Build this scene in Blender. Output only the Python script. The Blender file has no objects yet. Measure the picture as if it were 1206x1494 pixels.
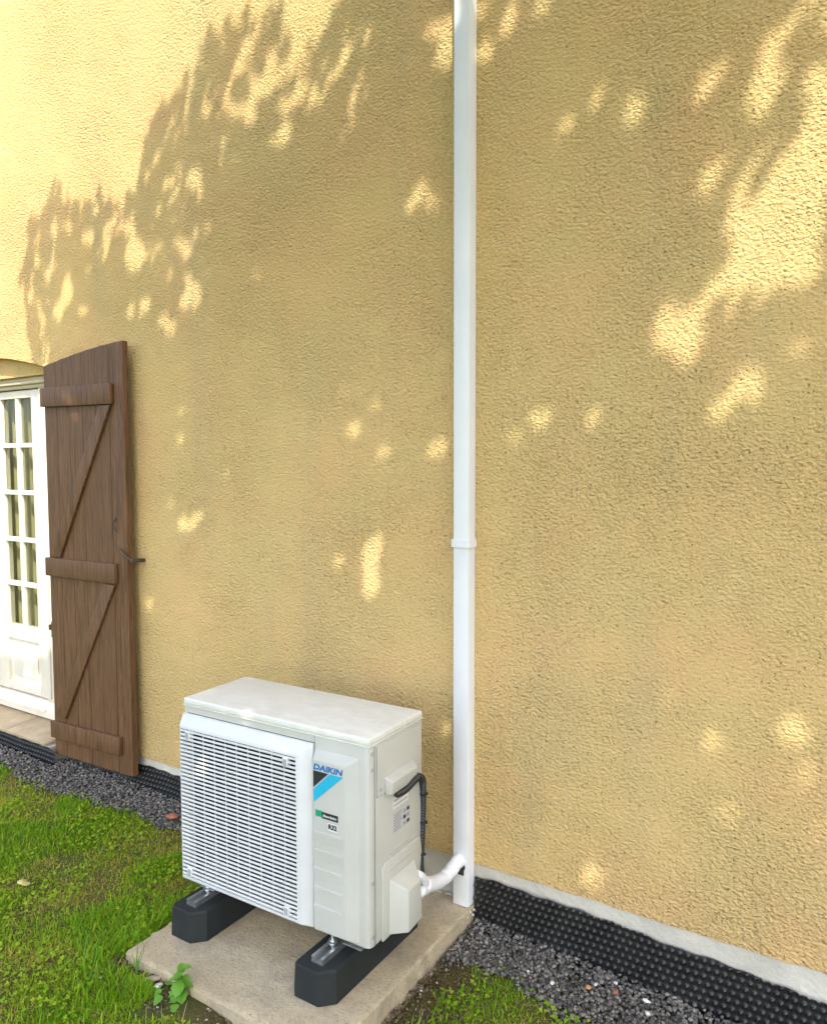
import bpy, bmesh, math, random
import numpy as np
from mathutils import Vector, Matrix, noise
PI = math.pi
random.seed(7); RNG = np.random.default_rng(11)
scene = bpy.context.scene
COL = scene.collection

# ------------------------------------------------------------------ camera, sky, sun, exposure
CAM = Vector((1.2, -2.01914, 1.36722))
YAW, PITCH, ROLL, FPX = 0.570644, 0.063417, -0.002159, 1102.333
fw = Vector((-math.sin(YAW)*math.cos(PITCH), math.cos(YAW)*math.cos(PITCH), -math.sin(PITCH)))
rt = fw.cross(Vector((0, 0, 1))).normalized(); up = rt.cross(fw)
r2 = rt*math.cos(ROLL)+up*math.sin(ROLL); u2 = -rt*math.sin(ROLL)+up*math.cos(ROLL)
camd = bpy.data.cameras.new('camera'); cam = bpy.data.objects.new('camera', camd); COL.objects.link(cam)
M = Matrix((r2, u2, -fw)).transposed().to_4x4(); M.translation = CAM; cam.matrix_world = M
camd.sensor_fit = 'VERTICAL'; camd.sensor_height = 24; camd.sensor_width = 24
camd.lens = 24*FPX/1494; camd.clip_start = 0.05; camd.clip_end = 2000
scene.camera = cam

SUN = Vector((0.37, -0.50, 0.79)).normalized()          # direction towards the sun
world = bpy.data.worlds.new('World'); scene.world = world; world.use_nodes = True
wn = world.node_tree; bg = wn.nodes['Background']
sky = wn.nodes.new('ShaderNodeTexSky'); sky.sky_type = 'NISHITA'; sky.sun_disc = False
sky.sun_elevation = math.asin(SUN.z); sky.sun_rotation = math.atan2(SUN.x, SUN.y)
sky.air_density = 1.0; sky.dust_density = 3.0; sky.ozone_density = 0.6; sky.altitude = 100
wn.links.new(sky.outputs[0], bg.inputs[0]); bg.inputs[1].default_value = 0.15
sd = bpy.data.lights.new('sun', 'SUN'); sd.energy = 2.0; sd.angle = math.radians(0.53); sd.color = (1.0, 0.97, 0.90)
so = bpy.data.objects.new('sun', sd); COL.objects.link(so); so.location = (5, -6, 10)
so.rotation_euler = SUN.to_track_quat('Z', 'Y').to_euler()
scene.view_settings.view_transform = 'Standard'; scene.view_settings.look = 'None'
scene.view_settings.gamma = 1; scene.view_settings.exposure = 1.88
scene.view_settings.use_curve_mapping = False

# ------------------------------------------------------------------ helpers
def tag(o, label=None, cat=None, group=None, kind=None):
    for k, v in (('label', label), ('category', cat), ('group', group), ('kind', kind)):
        if v: o[k] = v
    return o

def empty(name, loc=(0, 0, 0), rz=0, **kw):
    o = bpy.data.objects.new(name, None); COL.objects.link(o); o.location = loc; o.rotation_euler = (0, 0, rz)
    o.empty_display_size = 0.1
    return tag(o, **kw)

def link(name, me, mat, parent=None, **kw):
    if mat is not None and not me.materials: me.materials.append(mat)
    o = bpy.data.objects.new(name, me); COL.objects.link(o)
    if parent is not None: o.parent = parent
    return tag(o, **kw)

def obj(name, bm, mat, parent=None, smooth=False, **kw):
    bmesh.ops.recalc_face_normals(bm, faces=bm.faces)
    me = bpy.data.meshes.new(name); bm.to_mesh(me); bm.free()
    if smooth:
        for p in me.polygons: p.use_smooth = True
        if smooth != 'all': me.set_sharp_from_angle(angle=math.radians(35))
    return link(name, me, mat, parent, **kw)

def box(bm, x0, x1, y0, y1, z0, z1, bevel=0, seg=2, mat_=None):
    vs = [bm.verts.new((x, y, z)) for x in (x0, x1) for y in (y0, y1) for z in (z0, z1)]
    f = [(0, 1, 3, 2), (4, 6, 7, 5), (0, 4, 5, 1), (2, 3, 7, 6), (0, 2, 6, 4), (1, 5, 7, 3)]
    fs = [bm.faces.new([vs[i] for i in q]) for q in f]
    if mat_ is not None:
        for v in vs: v.co = mat_ @ v.co
    if bevel:
        es = {e for fc in fs for e in fc.edges}
        bmesh.ops.bevel(bm, geom=list(es), offset=bevel, segments=seg, affect='EDGES', profile=0.5)
    return vs

def prism(bm, pts, axis, a0, a1, bevel=0, seg=2):
    """pts: 2-D outline, extruded along axis ('x','y','z')"""
    def P(p, a): return {'x': (a, p[0], p[1]), 'y': (p[0], a, p[1]), 'z': (p[0], p[1], a)}[axis]
    A = [bm.verts.new(P(p, a0)) for p in pts]; B = [bm.verts.new(P(p, a1)) for p in pts]
    n = len(pts); fs = [bm.faces.new(A), bm.faces.new(B[::-1])]
    for i in range(n): fs.append(bm.faces.new((A[i], A[(i+1) % n], B[(i+1) % n], B[i])))
    if bevel:
        es = {e for fc in fs for e in fc.edges}
        bmesh.ops.bevel(bm, geom=list(es), offset=bevel, segments=seg, affect='EDGES', profile=0.5)
    return A, B

def hexa(bm, c8, bevel=0, seg=2):
    """8 corners: bottom 4 (ccw) then top 4"""
    v = [bm.verts.new(c) for c in c8]
    fs = [bm.faces.new([v[i] for i in q]) for q in ((3, 2, 1, 0), (4, 5, 6, 7), (0, 1, 5, 4), (1, 2, 6, 5), (2, 3, 7, 6), (3, 0, 4, 7))]
    if bevel:
        es = {e for fc in fs for e in fc.edges}
        bmesh.ops.bevel(bm, geom=list(es), offset=bevel, segments=seg, affect='EDGES', profile=0.5)

def cyl(bm, c, r, h, axis='z', n=20, r2=None):
    q = {'z': Matrix.Identity(4), 'x': Matrix.Rotation(PI/2, 4, 'Y'), 'y': Matrix.Rotation(-PI/2, 4, 'X')}[axis]
    bmesh.ops.create_cone(bm, cap_ends=True, segments=n, radius1=r, radius2=r if r2 is None else r2, depth=h,
                          matrix=Matrix.Translation(c) @ q)

def catmull(pts, sub=8):
    P = [Vector(p) for p in pts]; out = []
    P = [P[0]*2-P[1]] + P + [P[-1]*2-P[-2]]
    for i in range(1, len(P)-2):
        for k in range(sub):
            t = k/sub; a, b, c, d = P[i-1], P[i], P[i+1], P[i+2]
            out.append(0.5*((2*b)+(c-a)*t+(2*a-5*b+4*c-d)*t*t+(3*b-a-3*c+d)*t**3))
    out.append(P[-2]); return out

def tube(bm, pts, rad, n=12):
    """rad: number or function of (index fraction, index)"""
    prev = None; N = len(pts); nrm = None
    for i, p in enumerate(pts):
        t = (pts[min(i+1, N-1)]-pts[max(i-1, 0)]).normalized()
        if nrm is None:
            nrm = t.cross(Vector((0, 0, 1)))
            if nrm.length < 0.1: nrm = t.cross(Vector((1, 0, 0)))
            nrm.normalize()
        nrm = (nrm-t*nrm.dot(t)).normalized(); bi = t.cross(nrm)
        r = rad(i/(N-1), i) if callable(rad) else rad
        ring = [bm.verts.new(p+(nrm*math.cos(2*PI*k/n)+bi*math.sin(2*PI*k/n))*r) for k in range(n)]
        if prev:
            for k in range(n): bm.faces.new((prev[k], prev[(k+1) % n], ring[(k+1) % n], ring[k]))
        else: bm.faces.new(ring[::-1])
        prev = ring
    bm.faces.new(prev)

def np_mesh(name, verts, faces, attrs=None):
    """verts (n,3), faces (m,k) -> mesh, fast"""
    me = bpy.data.meshes.new(name); verts = np.asarray(verts, np.float32); faces = np.asarray(faces, np.int32)
    m, k = faces.shape
    me.vertices.add(len(verts)); me.vertices.foreach_set('co', verts.ravel())
    me.loops.add(m*k); me.loops.foreach_set('vertex_index', faces.ravel())
    me.polygons.add(m); me.polygons.foreach_set('loop_start', np.arange(0, m*k, k, dtype=np.int32))
    me.polygons.foreach_set('loop_total', np.full(m, k, np.int32))
    me.update(calc_edges=True)
    for nm, a in (attrs or {}).items():
        at = me.attributes.new(nm, 'FLOAT', 'POINT'); at.data.foreach_set('value', np.asarray(a, np.float32))
    return me

# ------------------------------------------------------------------ materials
class NT:
    def __init__(s, name):
        s.m = bpy.data.materials.new(name); s.m.use_nodes = True; s.t = s.m.node_tree
        s.b = s.t.nodes['Principled BSDF']; s.out = s.t.nodes['Material Output']
    def n(s, t, **kw):
        nd = s.t.nodes.new('ShaderNode'+t)
        for k, v in kw.items():
            if k.startswith('i_'): nd.inputs[k[2:].replace('_', ' ')].default_value = v
            else: setattr(nd, k, v)
        return nd
    def l(s, a, b): s.t.links.new(a, b)
    def coords(s, scale=(1, 1, 1), rot=(0, 0, 0)):
        tc = s.n('TexCoord'); mp = s.n('Mapping'); mp.inputs['Scale'].default_value = scale; mp.inputs['Rotation'].default_value = rot
        s.l(tc.outputs['Object'], mp.inputs[0]); return mp.outputs[0]
    def noise(s, co, scale, detail=3, rough=0.55, dist=0):
        nd = s.n('TexNoise'); nd.inputs['Scale'].default_value = scale; nd.inputs['Detail'].default_value = detail
        nd.inputs['Roughness'].default_value = rough; nd.inputs['Distortion'].default_value = dist
        s.l(co, nd.inputs['Vector']); return nd.outputs[0]
    def vor(s, co, scale, feature='F1', rnd=1):
        nd = s.n('TexVoronoi'); nd.feature = feature; nd.inputs['Scale'].default_value = scale
        nd.inputs['Randomness'].default_value = rnd; s.l(co, nd.inputs['Vector']); return nd
    def ramp(s, src, stops, interp='LINEAR'):
        r = s.n('ValToRGB'); r.color_ramp.interpolation = interp; e = r.color_ramp.elements
        while len(e) < len(stops): e.new(0.5)
        for el, (p, c) in zip(e, stops):
            el.position = p; el.color = (c, c, c, 1) if isinstance(c, (int, float)) else (*c, 1)
        s.l(src, r.inputs[0]); return r.outputs[0]
    def mix(s, f, a, b, mode='MIX'):
        m = s.n('Mix'); m.data_type = 'RGBA'; m.blend_type = mode
        for k, v in (('0', f), ('6', a), ('7', b)):
            i = m.inputs[int(k)]
            if isinstance(v, (int, float)): i.default_value = v
            elif isinstance(v, tuple): i.default_value = (*v, 1)
            else: s.l(v, i)
        return m.outputs[2]
    def math(s, op, a, b=0.0):
        m = s.n('Math'); m.operation = op
        for i, v in enumerate((a, b)):
            if isinstance(v, (int, float)): m.inputs[i].default_value = v
            else: s.l(v, m.inputs[i])
        return m.outputs[0]
    def bump(s, h, dist, strength=1, prev=None):
        b = s.n('Bump'); b.inputs['Distance'].default_value = dist; b.inputs['Strength'].default_value = strength
        s.l(h, b.inputs['Height'])
        if prev: s.l(prev, b.inputs['Normal'])
        s.l(b.outputs[0], s.b.inputs['Normal']); return b.outputs[0]
    def col(s, c):
        if isinstance(c, tuple): s.b.inputs['Base Color'].default_value = (*c, 1)
        else: s.l(c, s.b.inputs['Base Color'])
    def set(s, rough=0.5, metal=0, spec=0.5):
        for k, v in (('Roughness', rough), ('Metallic', metal), ('Specular IOR Level', spec)):
            if isinstance(v, (int, float)): s.b.inputs[k].default_value = v
            else: s.l(v, s.b.inputs[k])

def simple(name, c, rough=0.5, metal=0, var=0.08, scale=9, bump=0.0, bscale=300, spec=0.5):
    t = NT(name); co = t.coords()
    n = t.noise(co, scale, 4, 0.6)
    f = t.ramp(n, [(0.3, 1-var), (0.7, 1+var*0.5)])
    t.col(t.mix(1.0, c, f, 'MULTIPLY')); t.set(rough, metal, spec)
    if bump: t.bump(t.noise(co, bscale, 3), bump)
    return t.m

def mat_plaster():
    t = NT('ochre_plaster'); co = t.coords((1, 1, 1))
    w = t.n('TexNoise'); w.inputs['Scale'].default_value = 9; w.inputs['Detail'].default_value = 2; t.l(co, w.inputs['Vector'])
    sub = t.n('VectorMath'); sub.operation = 'SUBTRACT'; t.l(w.outputs['Color'], sub.inputs[0]); sub.inputs[1].default_value = (.5, .5, .5)
    sc = t.n('VectorMath'); sc.operation = 'SCALE'; t.l(sub.outputs[0], sc.inputs[0]); sc.inputs['Scale'].default_value = 0.007
    ad = t.n('VectorMath'); ad.operation = 'ADD'; t.l(co, ad.inputs[0]); t.l(sc.outputs[0], ad.inputs[1])
    mp = t.n('Mapping'); mp.inputs['Scale'].default_value = (1, 1, 1.25); t.l(ad.outputs[0], mp.inputs[0]); wc = mp.outputs[0]
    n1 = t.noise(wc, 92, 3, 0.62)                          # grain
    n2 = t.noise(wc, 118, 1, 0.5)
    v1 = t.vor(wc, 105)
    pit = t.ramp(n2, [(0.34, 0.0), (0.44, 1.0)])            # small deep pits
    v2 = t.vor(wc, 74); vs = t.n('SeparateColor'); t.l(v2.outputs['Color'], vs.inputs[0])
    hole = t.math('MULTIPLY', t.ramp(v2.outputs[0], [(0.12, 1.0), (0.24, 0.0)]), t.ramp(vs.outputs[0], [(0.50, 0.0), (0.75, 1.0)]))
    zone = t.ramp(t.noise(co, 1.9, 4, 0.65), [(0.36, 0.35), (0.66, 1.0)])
    g = t.math('ADD', t.math('MULTIPLY', t.ramp(n1, [(0.30, 0.0), (0.72, 1.0)]), 0.75), t.math('MULTIPLY', v1.outputs[0], -0.85))
    h = t.math('SUBTRACT', t.math('ADD', g, t.math('MULTIPLY', pit, 0.30)), t.math('MULTIPLY', hole, 0.9))
    h = t.math('MULTIPLY', h, zone)
    big = t.noise(co, 5, 2)
    b0 = t.bump(big, 0.010, 1.0)
    t.bump(h, 0.0060, 1.0, b0)
    c = t.mix(t.ramp(t.noise(co, 1.3, 3, 0.55), [(0.35, 0.0), (0.65, 1.0)]), (0.655, 0.460, 0.190), (0.635, 0.468, 0.202))
    c = t.mix(t.ramp(t.noise(co, 3.1, 4, 0.6), [(0.44, 0.0), (0.64, 0.85)]), c, (0.68, 0.445, 0.195))
    # rain streaks / grey weathering, stretched down the wall
    sm = t.n('Mapping'); sm.inputs['Scale'].default_value = (3.2, 1, 0.5); t.l(co, sm.inputs[0])
    c = t.mix(t.ramp(t.noise(sm.outputs[0], 1.6, 5, 0.6), [(0.52, 0.0), (0.8, 0.42)]), c, (0.45, 0.385, 0.21))
    c = t.mix(t.math('MULTIPLY', t.math('SUBTRACT', 1.0, pit), zone), c, t.mix(0.38, c, (0.22, 0.16, 0.065)))  # occlusion-like shade in the pits, put into the colour
    c = t.mix(t.math('MULTIPLY', hole, 0.62), c, (0.22, 0.155, 0.06))  # shade inside the round holes, painted in as well
    c = t.mix(t.ramp(n1, [(0.30, 0.3), (0.40, 0.0)]), c, (0.40, 0.30, 0.12))  # grain hollows darkened in the colour the same way
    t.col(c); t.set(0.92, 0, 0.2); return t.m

def mat_wood():
    t = NT('brown_stained_wood'); oi = t.n('ObjectInfo')
    tc = t.n('TexCoord'); ad = t.n('VectorMath'); ad.operation = 'ADD'; t.l(tc.outputs['Object'], ad.inputs[0])
    cb = t.n('CombineXYZ'); t.l(t.math('MULTIPLY', oi.outputs['Random'], 7.0), cb.inputs[0]); t.l(cb.outputs[0], ad.inputs[1])
    mp = t.n('Mapping'); mp.inputs['Scale'].default_value = (14, 14, 0.9); t.l(ad.outputs[0], mp.inputs[0])
    g = t.noise(mp.outputs[0], 6.0, 5, 0.62, 0.6)
    mp2 = t.n('Mapping'); mp2.inputs['Scale'].default_value = (40, 40, 1.6); t.l(ad.outputs[0], mp2.inputs[0])
    g2 = t.noise(mp2.outputs[0], 7.0, 3, 0.7)
    c = t.mix(t.ramp(g, [(0.3, 0.0), (0.7, 1.0)]), (0.066, 0.030, 0.012), (0.195, 0.098, 0.042))
    c = t.mix(t.ramp(g2, [(0.55, 0.0), (0.72, 0.7)]), c, (0.26, 0.15, 0.078))
    c = t.mix(t.ramp(oi.outputs['Random'], [(0, 0.0), (1, 0.35)]), c, (0.13, 0.070, 0.032))
    t.col(c); t.set(t.ramp(g2, [(0.3, 0.45), (0.7, 0.7)]), 0, 0.35)
    t.bump(t.math('ADD', g, g2), 0.0016, 0.8); return t.m

def mat_concrete():
    t = NT('slab_concrete'); co = t.coords()
    a = t.noise(co, 3.2, 5, 0.6); b = t.noise(co, 130, 3, 0.6); d = t.noise(co, 18, 4, 0.65)
    c = t.mix(t.ramp(a, [(0.35, 0), (0.65, 1)]), (0.40, 0.335, 0.215), (0.53, 0.45, 0.305))
    c = t.mix(t.ramp(d, [(0.45, 0), (0.75, 0.5)]), c, (0.30, 0.25, 0.17))
    c = t.mix(t.ramp(b, [(0.36, 0.5), (0.46, 0.0)]), c, (0.24, 0.19, 0.11))
    v = t.vor(co, 26); spots = t.ramp(v.outputs[0], [(0.07, 1.0), (0.10, 0.0)])
    vc = t.n('SeparateColor'); t.l(v.outputs['Color'], vc.inputs[0])
    c = t.mix(t.math('MULTIPLY', spots, t.ramp(vc.outputs[0], [(0.86, 0.0), (0.88, 1.0)])), c, (0.07, 0.055, 0.045))
    c = t.mix(t.ramp(t.noise(co, 6.5, 6, 0.7), [(0.5, 0.0), (0.66, 0.55)]), c, (0.24, 0.215, 0.165))
    t.col(c); t.set(0.9, 0, 0.25); t.bump(t.math('ADD', t.math('MULTIPLY', b, 0.5), d), 0.005, 1.0); return t.m

def mat_soil():
    t = NT('lawn_soil'); co = t.coords()
    c = t.mix(t.ramp(t.noise(co, 3, 4), [(0.4, 0), (0.6, 1)]), (0.12, 0.11, 0.03), (0.08, 0.12, 0.02))
    c = t.mix(t.ramp(t.noise(co, 90, 3), [(0.45, 0), (0.7, 0.7)]), c, (0.13, 0.10, 0.055))
    t.col(c); t.set(0.95, 0, 0.2); t.bump(t.noise(co, 110, 4, 0.75), 0.012, 1.0); return t.m

def mat_grass():
    t = NT('grass_blades'); at = t.n('Attribute'); at.attribute_name = 'tint'; co = t.coords()
    c = t.ramp(at.outputs['Fac'], [(0.0, (0.080, 0.215, 0.006)), (0.35, (0.170, 0.35, 0.010)), (0.6, (0.31, 0.43, 0.025)),
                                   (0.78, (0.42, 0.38, 0.06)), (0.88, (0.40, 0.29, 0.10)), (1.0, (0.66, 0.54, 0.30))])
    t.col(c); t.set(0.6, 0, 0.15)
    tr = t.n('BsdfTranslucent'); t.l(c, tr.inputs[0]); ms = t.n('MixShader'); ms.inputs[0].default_value = 0.3
    t.l(t.b.outputs[0], ms.inputs[1]); t.l(tr.outputs[0], ms.inputs[2]); t.l(ms.outputs[0], t.out.inputs[0]); return t.m

def mat_leaf(name, c1, c2, trans=0.25):
    t = NT(name); co = t.coords(); c = t.mix(t.noise(co, 4, 3), c1, c2)
    t.col(c); t.set(0.5, 0, 0.35)
    tr = t.n('BsdfTranslucent'); t.l(c, tr.inputs[0]); ms = t.n('MixShader'); ms.inputs[0].default_value = trans
    t.l(t.b.outputs[0], ms.inputs[1]); t.l(tr.outputs[0], ms.inputs[2]); t.l(ms.outputs[0], t.out.inputs[0]); return t.m

def mat_gravel():
    t = NT('dark_basalt_gravel'); at = t.n('Attribute'); at.attribute_name = 'tint'; co = t.coords()
    c = t.ramp(at.outputs['Fac'], [(0.0, (0.036, 0.034, 0.031)), (0.55, (0.115, 0.108, 0.094)), (0.85, (0.245, 0.222, 0.185)), (0.965, (0.24, 0.235, 0.22)), (0.985, (0.45, 0.43, 0.40))])
    c = t.mix(t.ramp(t.noise(co, 200, 3), [(0.4, 0.0), (0.7, 0.4)]), c, (0.16, 0.16, 0.16))
    t.col(c); t.set(0.75, 0, 0.4); t.bump(t.noise(co, 350, 3), 0.0012, 0.8); return t.m

def mat_curtain():
    t = NT('curtain_cloth'); co = t.coords(); t.col(t.mix(t.noise(co, 30, 3), (0.50, 0.45, 0.29), (0.60, 0.55, 0.38))); t.set(0.9, 0, 0.1)
    return t.m

def mat_glass():
    t = NT('window_glass'); g = t.n('BsdfGlossy'); g.inputs['Roughness'].default_value = 0.02; g.inputs['Color'].default_value = (.9, .95, .92, 1)
    tr = t.n('BsdfTransparent'); tr.inputs[0].default_value = (0.80, 0.81, 0.75, 1); fr = t.n('Fresnel'); fr.inputs['IOR'].default_value = 1.52
    gm_ = t.n('NewGeometry'); ms = t.n('MixShader'); t.l(t.math('MULTIPLY', fr.outputs[0], t.math('SUBTRACT', 1.0, gm_.outputs['Backfacing'])), ms.inputs[0]); t.l(tr.outputs[0], ms.inputs[1]); t.l(g.outputs[0], ms.inputs[2])
    t.l(ms.outputs[0], t.out.inputs[0]); return t.m

def mat_white_metal():
    t = NT('ivory_painted_steel'); co = t.coords()
    c = t.mix(t.ramp(t.noise(co, 5, 5, 0.65), [(0.35, 0), (0.7, 1)]), (0.50, 0.50, 0.445), (0.545, 0.545, 0.49))
    c = t.mix(t.ramp(t.noise(co, 34, 4, 0.7), [(0.55, 0.0), (0.8, 0.22)]), c, (0.45, 0.445, 0.39))
    t.col(c); t.set(t.ramp(t.noise(co, 20, 3), [(0.3, 0.36), (0.7, 0.52)]), 0, 0.5); t.bump(t.noise(co, 420, 2), 0.00025, 0.6); return t.m

def mat_lid():
    t = NT('lid_painted_steel'); co = t.coords((1, 2.2, 1)); n = t.noise(co, 17, 5, 0.68, 0.4)
    c = t.mix(t.ramp(n, [(0.38, 0), (0.62, 1)]), (0.68, 0.68, 0.61), (0.76, 0.76, 0.69)); t.col(c)
    t.set(t.ramp(n, [(0.35, 0.3), (0.65, 0.55)]), 0, 0.5); t.bump(t.noise(co, 60, 3), 0.0008, 0.5); return t.m

def mat_print(name, c, rough=0.45): return simple(name, c, rough, 0, 0.04, 40)

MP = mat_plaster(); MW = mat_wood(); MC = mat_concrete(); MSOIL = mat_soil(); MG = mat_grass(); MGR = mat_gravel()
MWM = mat_white_metal(); MLID = mat_lid(); MGL = mat_glass(); MCUR = mat_curtain()
MPL = simple('plinth_render', (0.62, 0.59, 0.50), 0.9, 0, 0.22, 8, 0.003, 90, 0.2)
MPVC = simple('white_pvc', (0.76, 0.77, 0.76), 0.33, 0, 0.05, 6)
MGRILLE = simple('white_grille_plastic', (0.66, 0.67, 0.66), 0.42, 0, 0.05, 12)
MRUB = simple('black_rubber', (0.012, 0.016, 0.016), 0.8, 0, 0.25, 25, 0.0006, 240)
MGALV = simple('galvanised_steel', (0.62, 0.65, 0.66), 0.32, 0.9, 0.22, 60)
MDARK = simple('dark_metal_interior', (0.035, 0.036, 0.037), 0.6, 0, 0.2, 30)
MFAN = simple('fan_plastic', (0.05, 0.052, 0.055), 0.5, 0, 0.1, 30)
MMEM = simple('black_hdpe', (0.014, 0.014, 0.0135), 0.40, 0, 0.5, 14, 0, 300, 0.5)
MFRAME = simple('white_painted_joinery', (0.76, 0.71, 0.59), 0.4, 0, 0.06, 7, 0.0008, 80)
MHEAD = simple('beige_painted_joinery', (0.56, 0.49, 0.34), 0.6, 0, 0.08, 7)
MIN = simple('olive_interior_wall', (0.25, 0.23, 0.11), 0.9, 0, 0.1, 3)
MINF = simple('interior_floor', (0.22, 0.15, 0.09), 0.6, 0, 0.2, 6)
MTILE = simple('tan_terracotta', (0.42, 0.33, 0.21), 0.75, 0, 0.25, 12, 0.0015, 90)
MGROUT = simple('grey_mortar', (0.42, 0.39, 0.33), 0.95, 0, 0.25, 30, 0.002, 150)
MFOAM = simple('white_foam_crumbs', (0.72, 0.70, 0.64), 0.85, 0, 0.2, 60, 0.002, 200)
MSEAM = simple('seam_shadow_gap', (0.22, 0.22, 0.205), 0.8)
MIRON = simple('weathered_iron', (0.11, 0.08, 0.055), 0.6, 0.5, 0.35, 60)
MINS = simple('white_pipe_wrap', (0.84, 0.86, 0.88), 0.45, 0, 0.05, 30, 0.0012, 70)
MCAB = simple('black_corrugated_conduit', (0.022, 0.022, 0.02), 0.45, 0, 0.2, 30)
MBLUE = mat_print('logo_blue', (0.0, 0.16, 0.42)); MCYAN = mat_print('logo_cyan', (0.02, 0.42, 0.62)); MBLK = mat_print('logo_black', (0.022, 0.024, 0.028))
MGRN = mat_print('badge_green', (0.01, 0.33, 0.16)); MWHT = mat_print('badge_white', (0.70, 0.70, 0.68)); MGREYP = mat_print('print_grey', (0.30, 0.31, 0.33))
MLABEL = mat_print('label_silver', (0.50, 0.51, 0.52)); MSLOT = simple('clip_grey', (0.36, 0.37, 0.37), 0.5)
MLEAF = mat_leaf('tree_leaves', (0.045, 0.10, 0.02), (0.08, 0.14, 0.03), 0.3)
MWEED = mat_leaf('weed_leaf', (0.10, 0.30, 0.02), (0.20, 0.42, 0.05), 0.35)
MBARK = simple('tree_bark', (0.16, 0.12, 0.085), 0.9, 0, 0.35, 14, 0.01, 40)
MYLEAF = mat_leaf('fallen_leaf_yellow', (0.55, 0.50, 0.18), (0.60, 0.52, 0.25), 0.2)
MBRICK = simple('red_brick_fragment', (0.36, 0.13, 0.075), 0.9, 0, 0.3, 60, 0.002, 90)
MPEB = simple('white_pebble', (0.66, 0.64, 0.58), 0.6, 0, 0.12, 60); MPEBO = simple('orange_pebble', (0.48, 0.24, 0.10), 0.7, 0, 0.2, 60)
MPEBT = simple('tan_pebble', (0.42, 0.33, 0.24), 0.7, 0, 0.25, 60)
MROOF = simple('roof_tile', (0.30, 0.15, 0.10), 0.85, 0, 0.3, 6)

# ------------------------------------------------------------------ ground
def zg(x, y=0):
    return float(np.interp(x, [-6, -3, -1.5, -1.2, -.25, .05, .9, 2, 6], [.04, .03, 0, -.02, -.022, -.045, -.08, -.1, -.12]))
def zgv(x): return np.interp(x, [-6, -3, -1.5, -1.2, -.25, .05, .9, 2, 6], [.04, .03, 0, -.02, -.022, -.045, -.08, -.1, -.12])
def edge_y(x):          # where lawn meets the gravel (wavy), lawn is at y below this
    b = np.interp(x, [-4, -2.25, -2.07, -1.82, -1.7, -1.5, -1.38, -1.2, -1.05, -.9, -.6, .14, .2, .33, .48, .56, .62, 1.2, 3],
                     [-.2, -.195, -.2, -.245, -.2, -.19, -.145, -.135, -.13, -.12, -.12, -.22, -.165, -.172, -.2, -.22, -.25, -.25, -.25])
    return b + 0.012*np.sin(x*23.0)+0.008*np.sin(x*57+1.3)
xs = np.concatenate([[-900, -200, -40, -12], np.arange(-5, 4.01, .06), [12, 40, 200, 900]])
ys = np.concatenate([[-900, -200, -40, -12], np.arange(-5, 0.07, .06), [0.3, 12, 40, 200, 900]])
X, Y = np.meshgrid(xs, ys); Z = zgv(X)-0.012
near = (np.abs(X) < 6) & (Y > -5.5) & (Y < .1)
bumpy = np.array([[noise.noise(Vector((x*2.2, y*2.2, 0)))*0.014+noise.noise(Vector((x*9, y*9, 3)))*0.005 if n else 0 for x, y, n in zip(rx, ry, rn)] for rx, ry, rn in zip(X, Y, near)])
Z = Z+bumpy*np.clip((-.1-Y)/.2, 0, 1)
insl = (X > -.58) & (X < .12) & (Y > -.72); Z[insl] -= .05
nx, ny = len(xs), len(ys); I = np.arange(nx*ny).reshape(ny, nx)
F = np.stack([I[:-1, :-1], I[:-1, 1:], I[1:, 1:], I[1:, :-1]], -1).reshape(-1, 4)
gme = np_mesh('ground', np.stack([X, Y, Z], -1).reshape(-1, 3), F)
for p in gme.polygons: p.use_smooth = True
link('ground', gme, MSOIL, kind='structure')
def ground_z(x, y):
    b = noise.noise(Vector((x*2.2, y*2.2, 0)))*0.014+noise.noise(Vector((x*9, y*9, 3)))*0.005
    return zg(x)-0.012+b*max(0, min(1, (-.1-y)/.2))

# ------------------------------------------------------------------ house: wall with arched doorway
house = empty('house', (0, 0, 0), label='ochre rough plastered house wall with arched french door and brown shutter', cat='house')
XL, XR, ZT, ZP = -7.0, 4.5, 5.6, 0.127
DX0, DX1 = -3.42, -2.085
def arch(x): c = (DX0+DX1)/2; hw = (DX1-DX0)/2; return 1.812+0.085*(1-((x-c)/hw)**2)
bm = bmesh.new()
def strip(bm, pts, y):  # pts: list of (x, zlow, zhigh)
    pr = None
    for x, a, b in pts:
        v = (bm.verts.new((x, y, a)), bm.verts.new((x, y, b)))
        if pr: bm.faces.new((pr[0], v[0], v[1], pr[1]))
        pr = v
def ragged(x): return ZP + 0.0045*noise.noise(Vector((x*9, 5, 0)))+0.0035*noise.noise(Vector((x*34, 1, 0)))
# one closed outline for the front and back faces, extruded 0.28 m deep
outl = [(DX1, 0.06)] if False else []
low_r = [(x, ragged(x)) for x in np.arange(DX1+.02, XR, .02)]
low_l = [(x, ragged(x)) for x in np.arange(XL+.02, DX0-.01, .02)]
strip(bm, [(DX1, ragged(DX1), ZT)]+[(x, z, ZT) for x, z in low_r]+[(XR, ZP, ZT)], 0)
strip(bm, [(XL, ZP, ZT)]+[(x, z, ZT) for x, z in low_l]+[(DX0, ragged(DX0), ZT)], 0)
ax_ = [DX0+(DX1-DX0)*i/28 for i in range(29)]
strip(bm, [(x, arch(x), ZT) for x in ax_], 0)
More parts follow.
